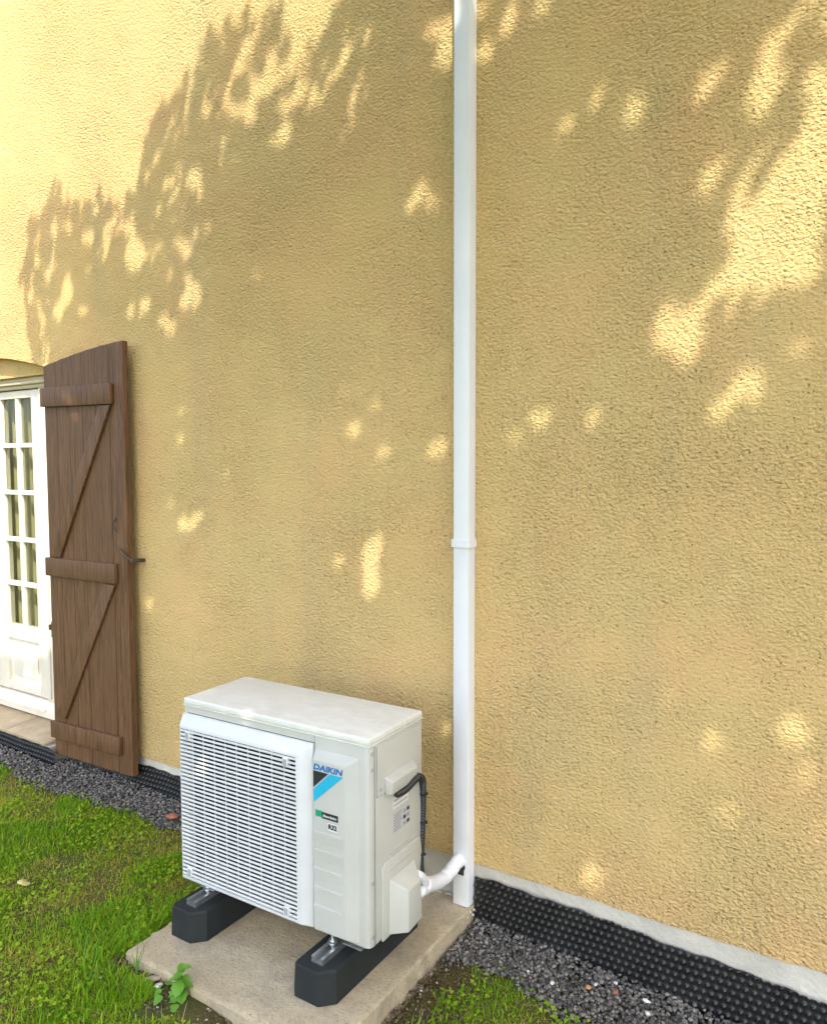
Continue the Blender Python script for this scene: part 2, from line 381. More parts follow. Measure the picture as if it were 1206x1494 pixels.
# reveal: jambs and arched soffit, bottom lip, top, ends, back
def q4(bm, *c): return bm.faces.new([bm.verts.new(v) for v in c])
for a, b in zip(ax_[:-1], ax_[1:]): q4(bm, (a, 0, arch(a)), (b, 0, arch(b)), (b, .05, arch(b)), (a, .05, arch(a)))
for a, b in zip(ax_[:-1], ax_[1:]): q4(bm, (a, .05, arch(a)), (b, .05, arch(b)), (b, .05, 1.790), (a, .05, 1.790))
q4(bm, (DX0, .05, 1.79), (DX1, .05, 1.79), (DX1, .28, 1.79), (DX0, .28, 1.79))
for x in (DX0, DX1): q4(bm, (x, 0, .1), (x, .28, .1), (x, .28, 1.79), (x, 0, 1.79)); q4(bm, (x, 0, 1.79), (x, .05, 1.79), (x, .05, arch(x)), (x, 0, arch(x)))
for L in (low_r, low_l):
    for (a, za), (b, zb) in zip(L[:-1], L[1:]): q4(bm, (a, 0, za), (b, 0, zb), (b, .012, zb), (a, .012, za))
q4(bm, (XL, 0, ZT), (XR, 0, ZT), (XR, .28, ZT), (XL, .28, ZT)); q4(bm, (XL, 0, ZP), (XL, 6, ZP), (XL, 6, ZT), (XL, 0, ZT)); q4(bm, (XR, 0, ZP), (XR, 6, ZP), (XR, 6, ZT), (XR, 0, ZT))
q4(bm, (XL, 6, ZP), (XR, 6, ZP), (XR, 6, ZT), (XL, 6, ZT))
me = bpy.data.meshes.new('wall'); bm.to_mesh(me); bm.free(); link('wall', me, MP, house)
bm = bmesh.new()   # plinth, 6 mm behind the plaster face
box(bm, DX1, XR, .006, .28, -.35, ZP+.02); box(bm, XL, DX0, .006, .28, -.35, ZP+.02)
obj('plinth', bm, MPL, house)
bm = bmesh.new(); prism(bm, [(-.25, ZT-.02), (3, ZT+2.0), (6.3, ZT-.02), (6.3, ZT+.05), (3, ZT+2.09), (-.25, ZT+.05)], 'x', XL-.2, XR+.2); obj('roof', bm, MROOF, house)
# room behind the glass
bm = bmesh.new(); box(bm, -4.1, -1.6, .9, 2.6, .1, 2.4)
box(bm, -4.1, -4.0, .28, .9, .1, 2.4); box(bm, -1.7, -1.6, .28, .9, .1, 2.4); box(bm, -4.0, -1.7, .28, .9, 2.3, 2.4)
obj('interior_wall', bm, MIN, house)
bm = bmesh.new(); box(bm, -4.0, -1.7, .285, .895, .0, .11); obj('interior_floor', bm, MINF, house)

# french door, outer face at y = .10
YD = .10
door = empty('french_door', (0, 0, 0)); door.parent = house
def part(name, m, fn, par, smooth=False, **kw):
    bm = bmesh.new(); fn(bm); return obj(name, bm, m, par, smooth, **kw)
part('door_frame', MFRAME, lambda bm: box(bm, -2.292, DX1-.001, YD-.012, .17, .20, 1.738, .004), door, True)
part('door_frame', MFRAME, lambda bm: box(bm, DX0+.001, -3.208, YD-.012, .17, .20, 1.738, .004), door, True)
part('frame_bead', MFRAME, lambda bm: box(bm, -2.270, -2.257, YD-.020, YD-.0125, .22, 1.735, .002), door, True)
def head_fn(bm):
    box(bm, DX0+.001, DX1-.001, YD-.016, .17, 1.739, 1.756, .003); box(bm, DX0+.001, DX1-.001, YD-.034, .17, 1.757, 1.772, .004); box(bm, DX0+.001, DX1-.001, YD-.026, .17, 1.773, 1.7895, .003)
part('door_head', MHEAD, head_fn, door, True)
def sill_fn(bm):
    prism(bm, [(YD-.020, .118), (YD-.020, .162), (YD-.010, .199), (.17, .199), (.17, .118)], 'x', DX0+.001, DX1-.001, .003)
    box(bm, -3.2, -2.30, YD-.030, YD-.016, .150, .160, .003)
part('door_sill', MFRAME, sill_fn, door, True)
for side in (1, -1):
    cx = (DX0+DX1)/2
    def X_(x): return x if side == 1 else 2*cx-x
    def bx(bm, a, b, *r, **k): a, b = X_(a), X_(b); box(bm, min(a, b), max(a, b), *r, **k)
    xr, xg1, xg0, xl = -2.297, -2.377, -2.655, cx+.003   # leaf right, glass right, glass left, leaf left
    zb, z0, z1, zt = .208, .548, 1.697, 1.734
    def leaf_fn(bm):
        bx(bm, xg1, xr, YD, .145, zb, zt, bevel=.003); bx(bm, xl, xg0, YD, .145, zb, zt, bevel=.003)
        bx(bm, xg0, xg1, YD+.001, .144, z1, zt-.001, bevel=.002); bx(bm, xg0, xg1, YD+.001, .144, .478, z0, bevel=.002)
        bx(bm, xg0, xg1, YD+.001, .144, zb+.001, .258, bevel=.002)
    part('door_leaf', MFRAME, leaf_fn, door, True)
    part('bottom_panel', MFRAME, lambda bm: (bx(bm, xg0, xg1, YD+.016, .14, .259, .477), bx(bm, xg0+.03, xg1-.03, YD+.008, YD+.0155, .285, .450, bevel=.004)), door, True)
    cols = [(xg0, -2.524), (-2.500, xg1)]; zm = [z0, .763, .990, 1.228, 1.464, z1]
    part('muntin', MFRAME, lambda bm: bx(bm, -2.5235, -2.5005, YD+.004, .135, z0, z1, bevel=.003), door, True)
    for z in zm[1:-1]:
        for (a, b) in cols: part('muntin', MFRAME, lambda bm: bx(bm, a, b, YD+.005, .134, z-.011, z+.011, bevel=.003), door, True)
    for i in range(5):
        for (a, b) in cols:
            part('pane', MGL, lambda bm: bx(bm, a, b, .122, .126, zm[i]+(.011 if i else 0), zm[i+1]-(.011 if i < 4 else 0)), door)
    def cur_fn(bm):
        a, b = (-2.74, -2.34) if side == 1 else (-3.18, -2.78)
        n = 90; pv = None
        for i in range(n+1):
            x = a+(b-a)*i/n; k_ = .35+.65*min(1, max(0, (-2.50-x)/.03)) if side == 1 else 1; y = .185+k_*(.016*math.sin(i*.62)+.008*math.sin(i*1.7+2))
            v = (bm.verts.new((x, y, .18)), bm.verts.new((x, y, 1.76)))
            if pv: bm.faces.new((pv[0], v[0], v[1], pv[1]))
            pv = v
    part('curtain', MCUR, cur_fn, door, 'all')
# tiled step in front of the door
step = empty('door_step', (0, 0, 0)); step.parent = house
part('step_base', MGROUT, lambda bm: box(bm, -3.5, -2.02, -.070, YD+.10, -.1, .078), step)
tw = .335; x = DX1+.03
for i in range(4):
    part('tile', MTILE, lambda bm: hexa(bm, [(x-tw+.004, -.080, .079), (x, -.080, .079), (x, YD+.05, .086), (x-tw+.004, YD+.05, .086),
         (x-tw+.004, -.080, .092), (x, -.080, .092), (x, YD+.05, .1175), (x-tw+.004, YD+.05, .1175)], .003), step, True); x -= tw

# shutter folded back against the wall
SH = empty('shutter', (0, 0, 0)); SH.parent = house
SX0, SX1, SY0, SY1 = -2.000, -1.447, -.062, -.034
def stop(x): return np.interp(x, [SX0, SX0+.15, SX0+.30, SX0+.42, SX1], [1.802, 1.826, 1.846, 1.858, 1.867])
def sbot(x): return np.interp(x, [SX0, SX1], [.053, .064])
nb = 6; bw = (SX1-SX0)/nb
for i in range(nb):
    a, b = SX0+i*bw+.0004, SX0+(i+1)*bw-.0004
    part('board', MW, lambda bm: prism(bm, [(a, sbot(a)+random.uniform(-.003, .002)), (b, sbot(b)+random.uniform(-.002, .002)), (b, stop(b)), ((a+b)/2, stop((a+b)/2)), (a, stop(a))], 'y', SY0+random.uniform(0, .0010), SY1, .0022, 1), SH, True)
for (za, zb_, zc, zd) in ((1.622, 1.705, 1.614, 1.698), (.873, .954, .876, .958), (.133, .208, .147, .226)):
    part('rail', MW, lambda bm: prism(bm, [(SX0-.003, za), (SX1-.062, zc), (SX1-.062, zd), (SX0-.003, zb_)], 'y', SY0-.019, SY0-.001, .003, 2), SH, True)
for (zt_, zb_) in ((1.612, .960), (.868, .232)):
    xa, xb = SX1-.085, SX0+.035
    part('brace', MW, lambda bm: prism(bm, [(xa-.060, zt_), (xa+.012, zt_), (xb+.066, zb_), (xb-.006, zb_)], 'y', SY0-.013, SY0-.001, .003, 2), SH, True)
def latch_fn(bm):
    tube(bm, catmull([(-1.520, -.064, 1.140), (-1.518, -.074, 1.130), (-1.520, -.076, 1.116), (-1.516, -.070, 1.104), (-1.508, -.066, 1.092)], 5), .0030, 8)
    box(bm, -1.524, -1.514, -.0655, -.0625, 1.138, 1.150, .001)
part('hook', MIRON, latch_fn, SH, True)
for z in (.62, 1.66): part('hinge', MIRON, lambda bm: (cyl(bm, (SX0-.012, -.048, z), .007, .07, 'z', 12), box(bm, SX0-.075, SX0-.018, -.03, -.002, z-.012, z+.012)), SH, True)
def tb_fn(bm):
    tube(bm, catmull([(-1.482, -.074, 1.022), (-1.462, -.074, 1.005), (-1.440, -.066, .986), (-1.424, -.056, .976)], 5), .0050, 8)
    box(bm, -1.432, -1.414, -.066, .004, .966, .980, .003)
part('shutter_holder', MIRON, tb_fn, house, True)
part('shutter_stop', MIRON, lambda bm: box(bm, -2.058, -2.010, -.118, -.100, .060, .102, .004), step, True) if False else None

# ------------------------------------------------------------------ dimpled membrane strips
def membrane(x0, x1, y0, topfn, label):
    st = .0031; n = int((x1-x0)/st)+1; gx = np.linspace(x0, x1, n); m = 60; P = .0205
    gz = np.linspace(0, 1, m)
    Xg, T = np.meshgrid(gx, gz); top = topfn(gx)+.002*np.sin(gx*70)+.0015*np.sin(gx*31+1); bot = zgv(gx)-.05
    Zg = bot+(top-bot)*T
    k = Zg/P; row = np.round(k); ph = np.where(row % 2 == 0, 0, .5)
    dx = (Xg/P-ph); dx = (dx-np.round(dx))*P; dz = (k-row)*P; r = np.sqrt(dx*dx+dz*dz)
    h = .0085*np.clip((.0082-r)/.0042, 0, 1); h = h*h*(3-2*h/.0085)/.0085 if False else h
    h = .0075*(lambda s: s*s*(3-2*s))(np.clip((.0072-r)/.0060, 0, 1))
    lean = .010*(1-T)+.004*np.sin(Xg*6)+.003*np.sin(Xg*17+2)
    Yg = y0-h-lean
    I = np.arange(n*m).reshape(m, n); F = np.stack([I[:-1, :-1], I[:-1, 1:], I[1:, 1:], I[1:, :-1]], -1).reshape(-1, 4)
    me = np_mesh('dimpled_membrane', np.stack([Xg, Yg, Zg], -1).reshape(-1, 3), F); me.polygons.foreach_set('use_smooth', np.ones(len(F), bool))
    o = link('dimpled_membrane', me, MMEM, label=label, cat='foundation membrane', group='black dimpled membrane along the wall base')
    md = o.modifiers.new('thickness', 'SOLIDIFY'); md.thickness = .0012; md.offset = -1
    return o
membrane(.132, 2.6, -.006, lambda x: np.interp(x, [.13, .3, .5, .7, 1.1, 2.6], [.090, .095, .088, .076, .060, .02]), 'black dimpled membrane strip along the wall right of the white duct')
membrane(-1.97, -.598, -.006, lambda x: np.interp(x, [-2, -1.5, -1.2, -.6], [.100, .097, .094, .09]), 'black dimpled membrane strip between the shutter and the air conditioner')
membrane(-3.6, -1.975, -.078, lambda x: np.interp(x, [-3.6, -2.1, -1.975], [.078, .076, .070]), 'black dimpled membrane strip below the tiled door step')

# ------------------------------------------------------------------ gravel
ico = bmesh.new(); bmesh.ops.create_icosphere(ico, subdivisions=1, radius=1); IV = np.array([v.co for v in ico.verts]); IF = np.array([[v.index for v in f.verts] for f in ico.faces]); ico.free()
def stones(px, py, pz, size, name, mat, tint):
    n = len(px); V = np.repeat(IV[None], n, 0)*(1+RNG.uniform(-.32, .32, (n, len(IV), 1)))
    V = V*np.stack([RNG.uniform(.7, 1.25, n), RNG.uniform(.6, 1.0, n), RNG.uniform(.45, .8, n)], -1)[:, None, :]
    a = RNG.uniform(0, 2*PI, n); b = RNG.uniform(-.7, .7, n)
    ca, sa, cb, sb = np.cos(a), np.sin(a), np.cos(b), np.sin(b)
    x, y, z = V[..., 0], V[..., 1], V[..., 2]
    y, z = y*cb[:, None]-z*sb[:, None], y*sb[:, None]+z*cb[:, None]
    x, y = x*ca[:, None]-y*sa[:, None], x*sa[:, None]+y*ca[:, None]
    V = np.stack([x, y, z], -1)*size[:, None, None]+np.stack([px, py, pz], -1)[:, None, :]
    F = (IF[None]+(np.arange(n)*len(IV))[:, None, None]).reshape(-1, 3)
    return np_mesh(name, V.reshape(-1, 3), F, {'tint': np.repeat(tint, len(IV))})
n = 30000; gx = RNG.uniform(-3.4, 2.4, n); ey = edge_y(gx)
gy = -.012-(RNG.beta(1.1, 1.2, n))*(-ey+.015)
left = gx < -.61; right = gx > .14
ok = (left | right) & ~((gx < -1.97) & (gy > -.095))
gx, gy = gx[ok], gy[ok]; n = len(gx)
sz = np.where(gx > 0, RNG.uniform(.0045, .0088, n), RNG.uniform(.004, .0078, n))
gz = zgv(gx)-.004+RNG.uniform(-.006, .011, n)+.012*np.clip((gy+.10)/.10, 0, 1)
link('gravel', stones(gx, gy, gz, sz, 'gravel', MGR, RNG.uniform(0, .97, n)**1.0), MGR, label='dark grey gravel drainage strip along the foot of the wall', cat='gravel', kind='stuff')
# crumbly soil and grit beside the slab
n = 5200; cxs = np.concatenate([RNG.uniform(.135, .30, n//2), RNG.uniform(-.62, .1, n//2)]); cys = np.concatenate([RNG.uniform(-.95, -.1, n//2), RNG.uniform(-.83, -.735, n//2)])
cz = zgv(cxs)-.008+RNG.uniform(-.004, .005, n); t = NT('soil_grit'); at = t.n('Attribute'); at.attribute_name = 'tint'
t.col(t.ramp(at.outputs['Fac'], [(0, (.05, .035, .02)), (.6, (.12, .085, .05)), (.93, (.2, .16, .1)), (.98, (.45, .42, .34))])); t.set(.95, 0, .2)
link('soil_grit', stones(cxs, cys, cz, RNG.uniform(.0015, .0052, n), 'soil_grit', t.m, RNG.uniform(0, 1, n)), t.m, label='brown crumbly soil and grit beside the concrete slab', cat='soil', kind='stuff')

# ------------------------------------------------------------------ grass
def blades(px, py, h, w, lean, az, tint, name, curl=.5):
    n = len(px); pz = zgv(px)-.014+np.array([noise.noise(Vector((a*2.2, b*2.2, 0)))*0.014 for a, b in zip(px, py)])*np.clip((-.1-py)/.2, 0, 1)
    d = np.stack([np.cos(az), np.sin(az), 0*az], -1); s = np.stack([-np.sin(az), np.cos(az), 0*az], -1)
    base = np.stack([px, py, pz], -1); V = []
    for k, (t_, ww) in enumerate(((0, 1), (.4, .9), (.75, .6), (1, 0))):
        ang = lean*(1+curl*t_)*1.0; hor = h*t_*np.sin(np.clip(ang, 0, 1.55)); ver = h*t_*np.cos(np.clip(ang, 0, 1.5))
        c = base+d*hor[:, None]; c[:, 2] += ver
        if ww: V += [c-s*(w*ww/2)[:, None], c+s*(w*ww/2)[:, None]]
        else: V += [c]
    V = np.stack(V, 1); o = (np.arange(n)*7)[:, None]
    F = np.concatenate([o+np.array([[0, 1, 3]]), o+np.array([[0, 3, 2]]), o+np.array([[2, 3, 5]]), o+np.array([[2, 5, 4]]), o+np.array([[4, 5, 6]])])
    return V.reshape(-1, 3), F, np.repeat(tint, 7)
def pn(x, y, s, o=0.0): return np.array([noise.noise(Vector((a*s+o, b*s, o))) for a, b in zip(x, y)])
def lawn_ok(x, y, m=0.0):
    e = edge_y(x); on = y < e+m
    slab = (x > -.615-m) & (x < .165+m) & (y > -.760-m)
    soil = ((x > .1) & (x < .115+.13*np.clip((y+1.0)/.8, 0, 1)+.02*np.sin(y*40)) & (y > -1))
    soil2 = (x > -.40) & (x < .2) & (y > -.84+.03*np.sin(x*19)) & (y < -.7)
    return on & ~slab & ~soil & ~soil2
def make_grass(n, x0, x1, y0, y1, hs, dens=None):
    x = RNG.uniform(x0, x1, n); y = RNG.uniform(y0, y1, n); ok = lawn_ok(x, y); x, y = x[ok], y[ok]
    near_edge = np.clip((edge_y(x)-y)/.06, 0, 1)
    ok = RNG.uniform(0, 1, len(x)) < (.35+.65*near_edge)*np.clip(1.05-1.3*np.clip(pn(x, y, 4.2, 31.0)-.08, 0, 1)*.8, .75, 1); x, y = x[ok], y[ok]; n = len(x)
    p1 = pn(x, y, 2.6, 4.1); p2 = pn(x, y, 7.5, 9.3); dry = np.clip(.56+2.1*p1+1.3*p2, 0, 1)
    rightp = (x > .1)
    dry = np.where(rightp, np.clip((x-.33)/.12+p2*1.2, 0, 1), dry)
    dry = np.where((x < -.25) & (x > -.75) & (y > -1.0), dry*.45, dry)
    tint = np.clip(.36+.50*dry*RNG.uniform(.45, 1.0, n)+RNG.normal(0, .13, n), 0, .82)
    st = RNG.uniform(0, 1, n) < .05+.26*dry; tint[st] = RNG.uniform(.8, 1.0, st.sum())
    h = hs*RNG.gamma(4, 1/4, n)*(1-.40*dry); lean = RNG.uniform(.15, 1.2, n); lean[st] = RNG.uniform(1.0, 1.5, st.sum())
    return blades(x, y, h, RNG.uniform(.0016, .0034, n), lean, RNG.uniform(0, 2*PI, n), tint, 'g')
chunks = [make_grass(175000, -2.5, -.2, -1.25, -.1, .0185), make_grass(60000, -2.5, 1.0, -1.25, -.1, .009), make_grass(30000, .1, 1.0, -1.0, -.12, .017), make_grass(22000, -4.5, 2.5, -3.2, -1.0, .040), make_grass(9000, -4.5, -2.6, -1.4, -.15, .036), make_grass(14000, .9, 2.6, -1.4, -.2, .036)]
# taller tufts hanging round the slab's front left corner
n = 2600; a = RNG.uniform(0, 1, n); tx = np.where(a < .5, -.63-RNG.gamma(2, .02, n), -.62+a*0+RNG.uniform(-.05, .22, n)); ty = np.where(a < .5, RNG.uniform(-.8, -.45, n), -.775-RNG.gamma(2, .02, n))
chunks.append(blades(tx, ty, RNG.uniform(.022, .060, n), RNG.uniform(.0018, .0032, n), RNG.uniform(.3, 1.35, n), RNG.uniform(0, 2*PI, n), np.clip(RNG.normal(.38, .13, n), 0, .7), 'g'))
# straws
n = 2600; sx = RNG.uniform(-2.4, .9, n); sy = RNG.uniform(-1.2, -.12, n); ok = lawn_ok(sx, sy, .03); sx, sy = sx[ok], sy[ok]; n = len(sx)
chunks.append(blades(sx, sy, RNG.uniform(.04, .09, n), RNG.uniform(.001, .0018, n), RNG.uniform(1.1, 1.45, n), RNG.uniform(0, 2*PI, n), RNG.uniform(.7, 1, n), 'g', .2))
Vs, Fs, Ts, off = [], [], [], 0
for V, F_, T_ in chunks: Vs.append(V); Fs.append(F_+off); Ts.append(T_); off += len(V)
gm = np_mesh('grass', np.concatenate(Vs), np.concatenate(Fs), {'tint': np.concatenate(Ts)})
link('grass', gm, MG, label='green lawn grass with yellow and dry brown patches in front of the house', cat='grass', kind='stuff')
# clover and small round leaves in the lawn
def clover(n, x0, x1, y0, y1):
    x = RNG.uniform(x0, x1, n); y = RNG.uniform(y0, y1, n); ok = lawn_ok(x, y); x, y = x[ok], y[ok]
    pz = pn(x, y, 5.0, 20.0); ok = pz > -.05+RNG.uniform(-.1, .3, len(pz)); x, y = x[ok], y[ok]; n = len(x); z = zgv(x)+RNG.uniform(.000, .010, n)
    k = 7; V = []; r = RNG.uniform(.0018, .0036, n); tl = RNG.uniform(-.5, .5, (n, 2)); ph = RNG.uniform(0, 2*PI, n)
    T = []
    for L in range(3):
        a0 = ph+L*2.094; cx_ = x+np.cos(a0)*r; cy_ = y+np.sin(a0)*r
        ring = np.stack([np.stack([cx_+np.cos(q)*r, cy_+np.sin(q)*r*.9, z+tl[:, 0]*(np.cos(q)*r+np.cos(a0)*r)+tl[:, 1]*(np.sin(q)*r+np.sin(a0)*r)], -1) for q in np.arange(k)*2*PI/k], 1)
        V.append(ring)
    V = np.concatenate(V, 0); F = np.arange(len(V)*k).reshape(-1, k)
    tt = np.tile(np.clip(RNG.normal(.5, .1, n), .2, .7), 3)
    return V.reshape(-1, 3), F, np.repeat(tt, k)
V, F_, T_ = clover(22000, -2.4, .9, -1.3, -.12)
link('clover', np_mesh('clover', V, F_, {'tint': T_}), MG, label='small round clover leaves scattered through the lawn', cat='clover', kind='stuff')

# ------------------------------------------------------------------ concrete slab
slab = empty('concrete_slab', (-.23, -.37, -.1), label='worn beige concrete slab under the air conditioner against the wall', cat='slab')
bm = bmesh.new(); bmesh.ops.create_grid(bm, x_segments=74, y_segments=74, size=.5)
sx0, sx1, sy0, sy1 = -.597, .134, -.740, .004
for v in bm.verts:
    u, w_ = v.co.x+.5, v.co.y+.5; x = sx0+(sx1-sx0)*u; y = sy0+(sy1-sy0)*w_
    e = min(u*.73, (1-u)*.73, w_*.74)
    chip = abs(noise.noise(Vector((x*16, y*16, 2))))*.010+abs(noise.noise(Vector((x*50, y*50, 7))))*.005
    z = .0+.0012*noise.noise(Vector((x*12, y*12, 0)))
    if e < .012: z -= chip*(1-e/.012)
    if e < 1e-4:
        z -= .002; x += (chip*.8 if u < .5 else -chip*.8) if min(u, 1-u) < 1e-3 else 0; y += chip*.8 if w_ < 1e-3 else 0
    v.co = (x, y, z)
bnd = [e for e in bm.edges if e.is_boundary]
ex = bmesh.ops.extrude_edge_only(bm, edges=bnd); nv = [g for g in ex['geom'] if isinstance(g, bmesh.types.BMVert)]
for v in nv: v.co.z = -.045+.004*noise.noise(Vector((v.co.x*30, v.co.y*30, 1))); v.co.x += .003*noise.noise(Vector((v.co.x*20, v.co.y*20, 5)))
bnd = [e for e in bm.edges if e.is_boundary]
ex = bmesh.ops.extrude_edge_only(bm, edges=bnd); nv = [g for g in ex['geom'] if isinstance(g, bmesh.types.BMVert)]
for v in nv: v.co.z = -.14
for v in bm.verts: v.co -= Vector((-.23, -.37, -.1))
obj('slab_block', bm, MC, slab, True)
bm = bmesh.new()
for i in range(45):
    x = random.uniform(-.25, .072); r = random.uniform(.002, .005)
    bmesh.ops.create_icosphere(bm, subdivisions=1, radius=r, matrix=Matrix.Translation((x+.23, -.004-random.uniform(0, .006)+.37, .1+random.uniform(-.001, .003))) @ Matrix.Diagonal((random.uniform(.8, 2.0), 1, .7, 1)))
for i in range(6):
    bmesh.ops.create_icosphere(bm, subdivisions=1, radius=random.uniform(.002, .004), matrix=Matrix.Translation((random.uniform(.128, .142)+.23, random.uniform(-.06, -.012)+.37, .1+random.uniform(-.03, .004))))
obj('mortar_crumb', bm, MFOAM, slab, True, kind='stuff')

# ------------------------------------------------------------------ wall duct
duct = empty('line_duct', (.0985, 0, 0), label='tall white square plastic duct running up the yellow wall', cat='duct')
KX0, KX1, KD = .0715-.0985, .126-.0985, -.042
def duct_prof(bm, z0, z1, o=0):
    a, b, d, r = KX0-o, KX1+o, KD-o, .006
    prism(bm, [(a, -.001), (a, d+r), (a+r*.3, d+r*.3), (a+r, d), (b-r, d), (b-r*.3, d+r*.3), (b, d+r), (b, -.001)], 'z', z0, z1)
part('lower_duct', MPVC, lambda bm: duct_prof(bm, .003, 1.1163), duct, True)
part('upper_duct', MPVC, lambda bm: duct_prof(bm, 1.1397, 5.5), duct, True)
part('coupling', MPVC, lambda bm: duct_prof(bm, 1.1165, 1.1395, .0048), duct, True)
part('opening', MDARK, lambda bm: (cyl(bm, (.101-.0985, KD-.0006, .128), .0155, .0012, 'y', 24), box(bm, .0905-.0985, .1125-.0985, KD-.0014, KD-.0002, .101, .118, .0005)), duct)
part('screw', MGALV, lambda bm: cyl(bm, (.092-.0985, KD-.0008, .163), .0022, .0015, 'y', 12), duct)

# ------------------------------------------------------------------ air conditioner outdoor unit
AW, AD, AH = .664, .259, .55
AC = empty('air_conditioner', (-.55831, -.53772, .13003), .02352, label='white outdoor air conditioning unit with slatted fan grille standing on black rubber feet', cat='air conditioner')
def casing(bm):
    box(bm, 0, .008, .002, AD, .006, .528, .003)                     # left wall
    box(bm, .0085, .487, .004, .06, .506, .527)                      # strip above grille
    box(bm, .0085, .487, .004, AD-.012, .006, .012)                  # floor
    prism(bm, [(.488, .004), (.488, AD), (AW-.006, AD), (AW, AD-.006), (AW, .014), (AW-.004, .004), (AW-.012, 0), (.492, 0)], 'z', .0, .527, .0015, 2)
part('casing', MWM, casing, AC, True)
part('bottom_pan', MWM, lambda bm: box(bm, .004, .486, .012, AD-.004, -.006, .0055, .002), AC, True)
part('heat_exchanger', MDARK, lambda bm: (box(bm, .010, .486, .215, .250, .013, .526), box(bm, .0105, .0165, .02, .214, .013, .526), box(bm, .470, .487, .02, .214, .013, .505)), AC)
part('lid', MLID, lambda bm: (box(bm, -.0015, AW+.0015, -.0015, AD+.0015, .5305, AH, .005, 3), box(bm, -.0022, AW+.0022, -.0022, AD+.0022, .5278, .5303, .0008)), AC, True)
# fan behind the grille
FX, FZ = .228, .262
fan = part('fan', MFAN, lambda bm: (cyl(bm, (FX, .085, FZ), .052, .06, 'y', 28),), AC, True)
for k in range(3):
    def blade(bm):
        g = []
        for i in range(9):
            a = k*2.094+i*.155
            g.append([bm.verts.new((FX+math.cos(a)*r, .062+.045*(i/8)+.01*(j == 3), FZ+math.sin(a)*r)) for j, r in enumerate((.05, .10, .15, .196))])
        for p_, q_ in zip(g[:-1], g[1:]):
            for j in range(3): bm.faces.new((p_[j], p_[j+1], q_[j+1], q_[j]))
    part('fan_blade', MFAN, blade, fan, 'all')
part('fan_shroud', MDARK, lambda bm: [prism(bm, [(FX+math.cos(a0)*r, FZ+math.sin(a0)*r) for a0, r in ((a, .203), (a+.21, .203), (a+.21, .212), (a, .212))], 'y', .012, .10) for a in np.arange(0, 6.28, .2095)], AC)
# grille frame: broad chamfer on top and right
GR = None
def ring(bm):
    L = [[(0.000, .003, .004), (.4865, .003, .004), (.4865, .003, .5045), (0.000, .003, .5045)],
         [(0.000, -.008, .004), (.4865, -.004, .004), (.4865, -.004, .5030), (0.000, -.006, .5030)],
         [(.001, -.021, .010), (.456, -.021, .010), (.456, -.021, .4745), (.001, -.021, .4745)],
         [(.0035, -.022, .0195), (.443, -.022, .0195), (.443, -.022, .4655), (.0035, -.022, .4655)],
         [(.0035, -.010, .0195), (.443, -.010, .0195), (.443, -.010, .4655), (.0035, -.010, .4655)],
         [(.0075, .003, .0195), (.460, .003, .0195), (.460, .003, .4900), (.0075, .003, .4900)]]
    R_ = [[bm.verts.new(c) for c in l] for l in L]
    for A, B in zip(R_, R_[1:]+R_[:1]):
        for i in range(4): bm.faces.new((A[i], A[(i+1) % 4], B[(i+1) % 4], B[i]))
    es = [e for e in bm.edges if (e.verts[0] in R_[1]+R_[2] and e.verts[1] in R_[1]+R_[2])]
    bmesh.ops.bevel(bm, geom=es, offset=.0035, segments=3, affect='EDGES', profile=.5)
grille = part('fan_grille', MGRILLE, ring, AC, True)
bm = bmesh.new(); prism(bm, [(-.0215, -.0022), (-.0200, -.0035), (-.0172, -.0028), (-.0172, .0016), (-.0200, .0034), (-.0215, .0023)], 'x', .0036, .4429)
sl = obj('slat', bm, MGRILLE, grille); NS = 37; z0, z1 = .0262, .4592
for i in range(NS):
    o = sl if i == 0 else sl.copy()
    if i: COL.objects.link(o); o.parent = grille
    o.location = (0, 0, z0+(z1-z0)*i/(NS-1))
bm = bmesh.new(); box(bm, -.0005, .0005, -.0165, -.0120, .0196, .4654); rb = obj('rib', bm, MGRILLE, grille); NR = 9
for i in range(NR):
    o = rb if i == 0 else rb.copy()
    if i: COL.objects.link(o); o.parent = grille
    o.location = (.049+.0435*i, 0, 0)
bm = bmesh.new(); box(bm, -.009, .009, -.0245, -.0105, -.013, .013, .0015); cl = obj('clip', bm, MGRILLE, grille, True)
for i, (a, b) in enumerate(((.036, .449), (.408, .446), (.034, .036), (.406, .034))):
    o = cl if i == 0 else cl.copy()
    if i: COL.objects.link(o); o.parent = grille
    o.location = (a, 0, b)
for (a, b) in ((.036, .449), (.408, .446), (.034, .036), (.406, .034)):
    part('clip_recess', MSLOT, lambda bm: box(bm, a-.0055, a+.0055, -.0253, -.0243, b-.0105, b+.0085), grille)
# front service panel with five stepped lines
PX0, PX1, PY = .4935, .634, -.016
def fp(bm):
    O_ = [(PX0, .0005, .006), (PX1, .0005, .006), (PX1, .0005, .494), (PX0, .0005, .494)]
    O1 = [(PX0, -.0115, .006), (PX1, -.002, .006), (PX1, -.002, .4925), (PX0, -.003, .4925)]
    I_ = [(PX0+.001, PY, .012), (.598, PY, .012), (.598, PY, .4695), (PX0+.001, PY, .4695)]
    R_ = [[bm.verts.new(c) for c in l] for l in (O_, O1, I_)]
    for A, B in zip(R_, R_[1:]):
        for i in range(4): bm.faces.new((A[i], A[(i+1) % 4], B[(i+1) % 4], B[i]))
    bm.faces.new(R_[2]); bm.faces.new(R_[0][::-1])
    es = [e for e in bm.edges if (e.verts[0] in R_[1]+R_[2] and e.verts[1] in R_[1]+R_[2])]
    bmesh.ops.bevel(bm, geom=es, offset=.004, segments=3, affect='EDGES', profile=.5)
panel = part('front_panel', MWM, fp, AC, True)
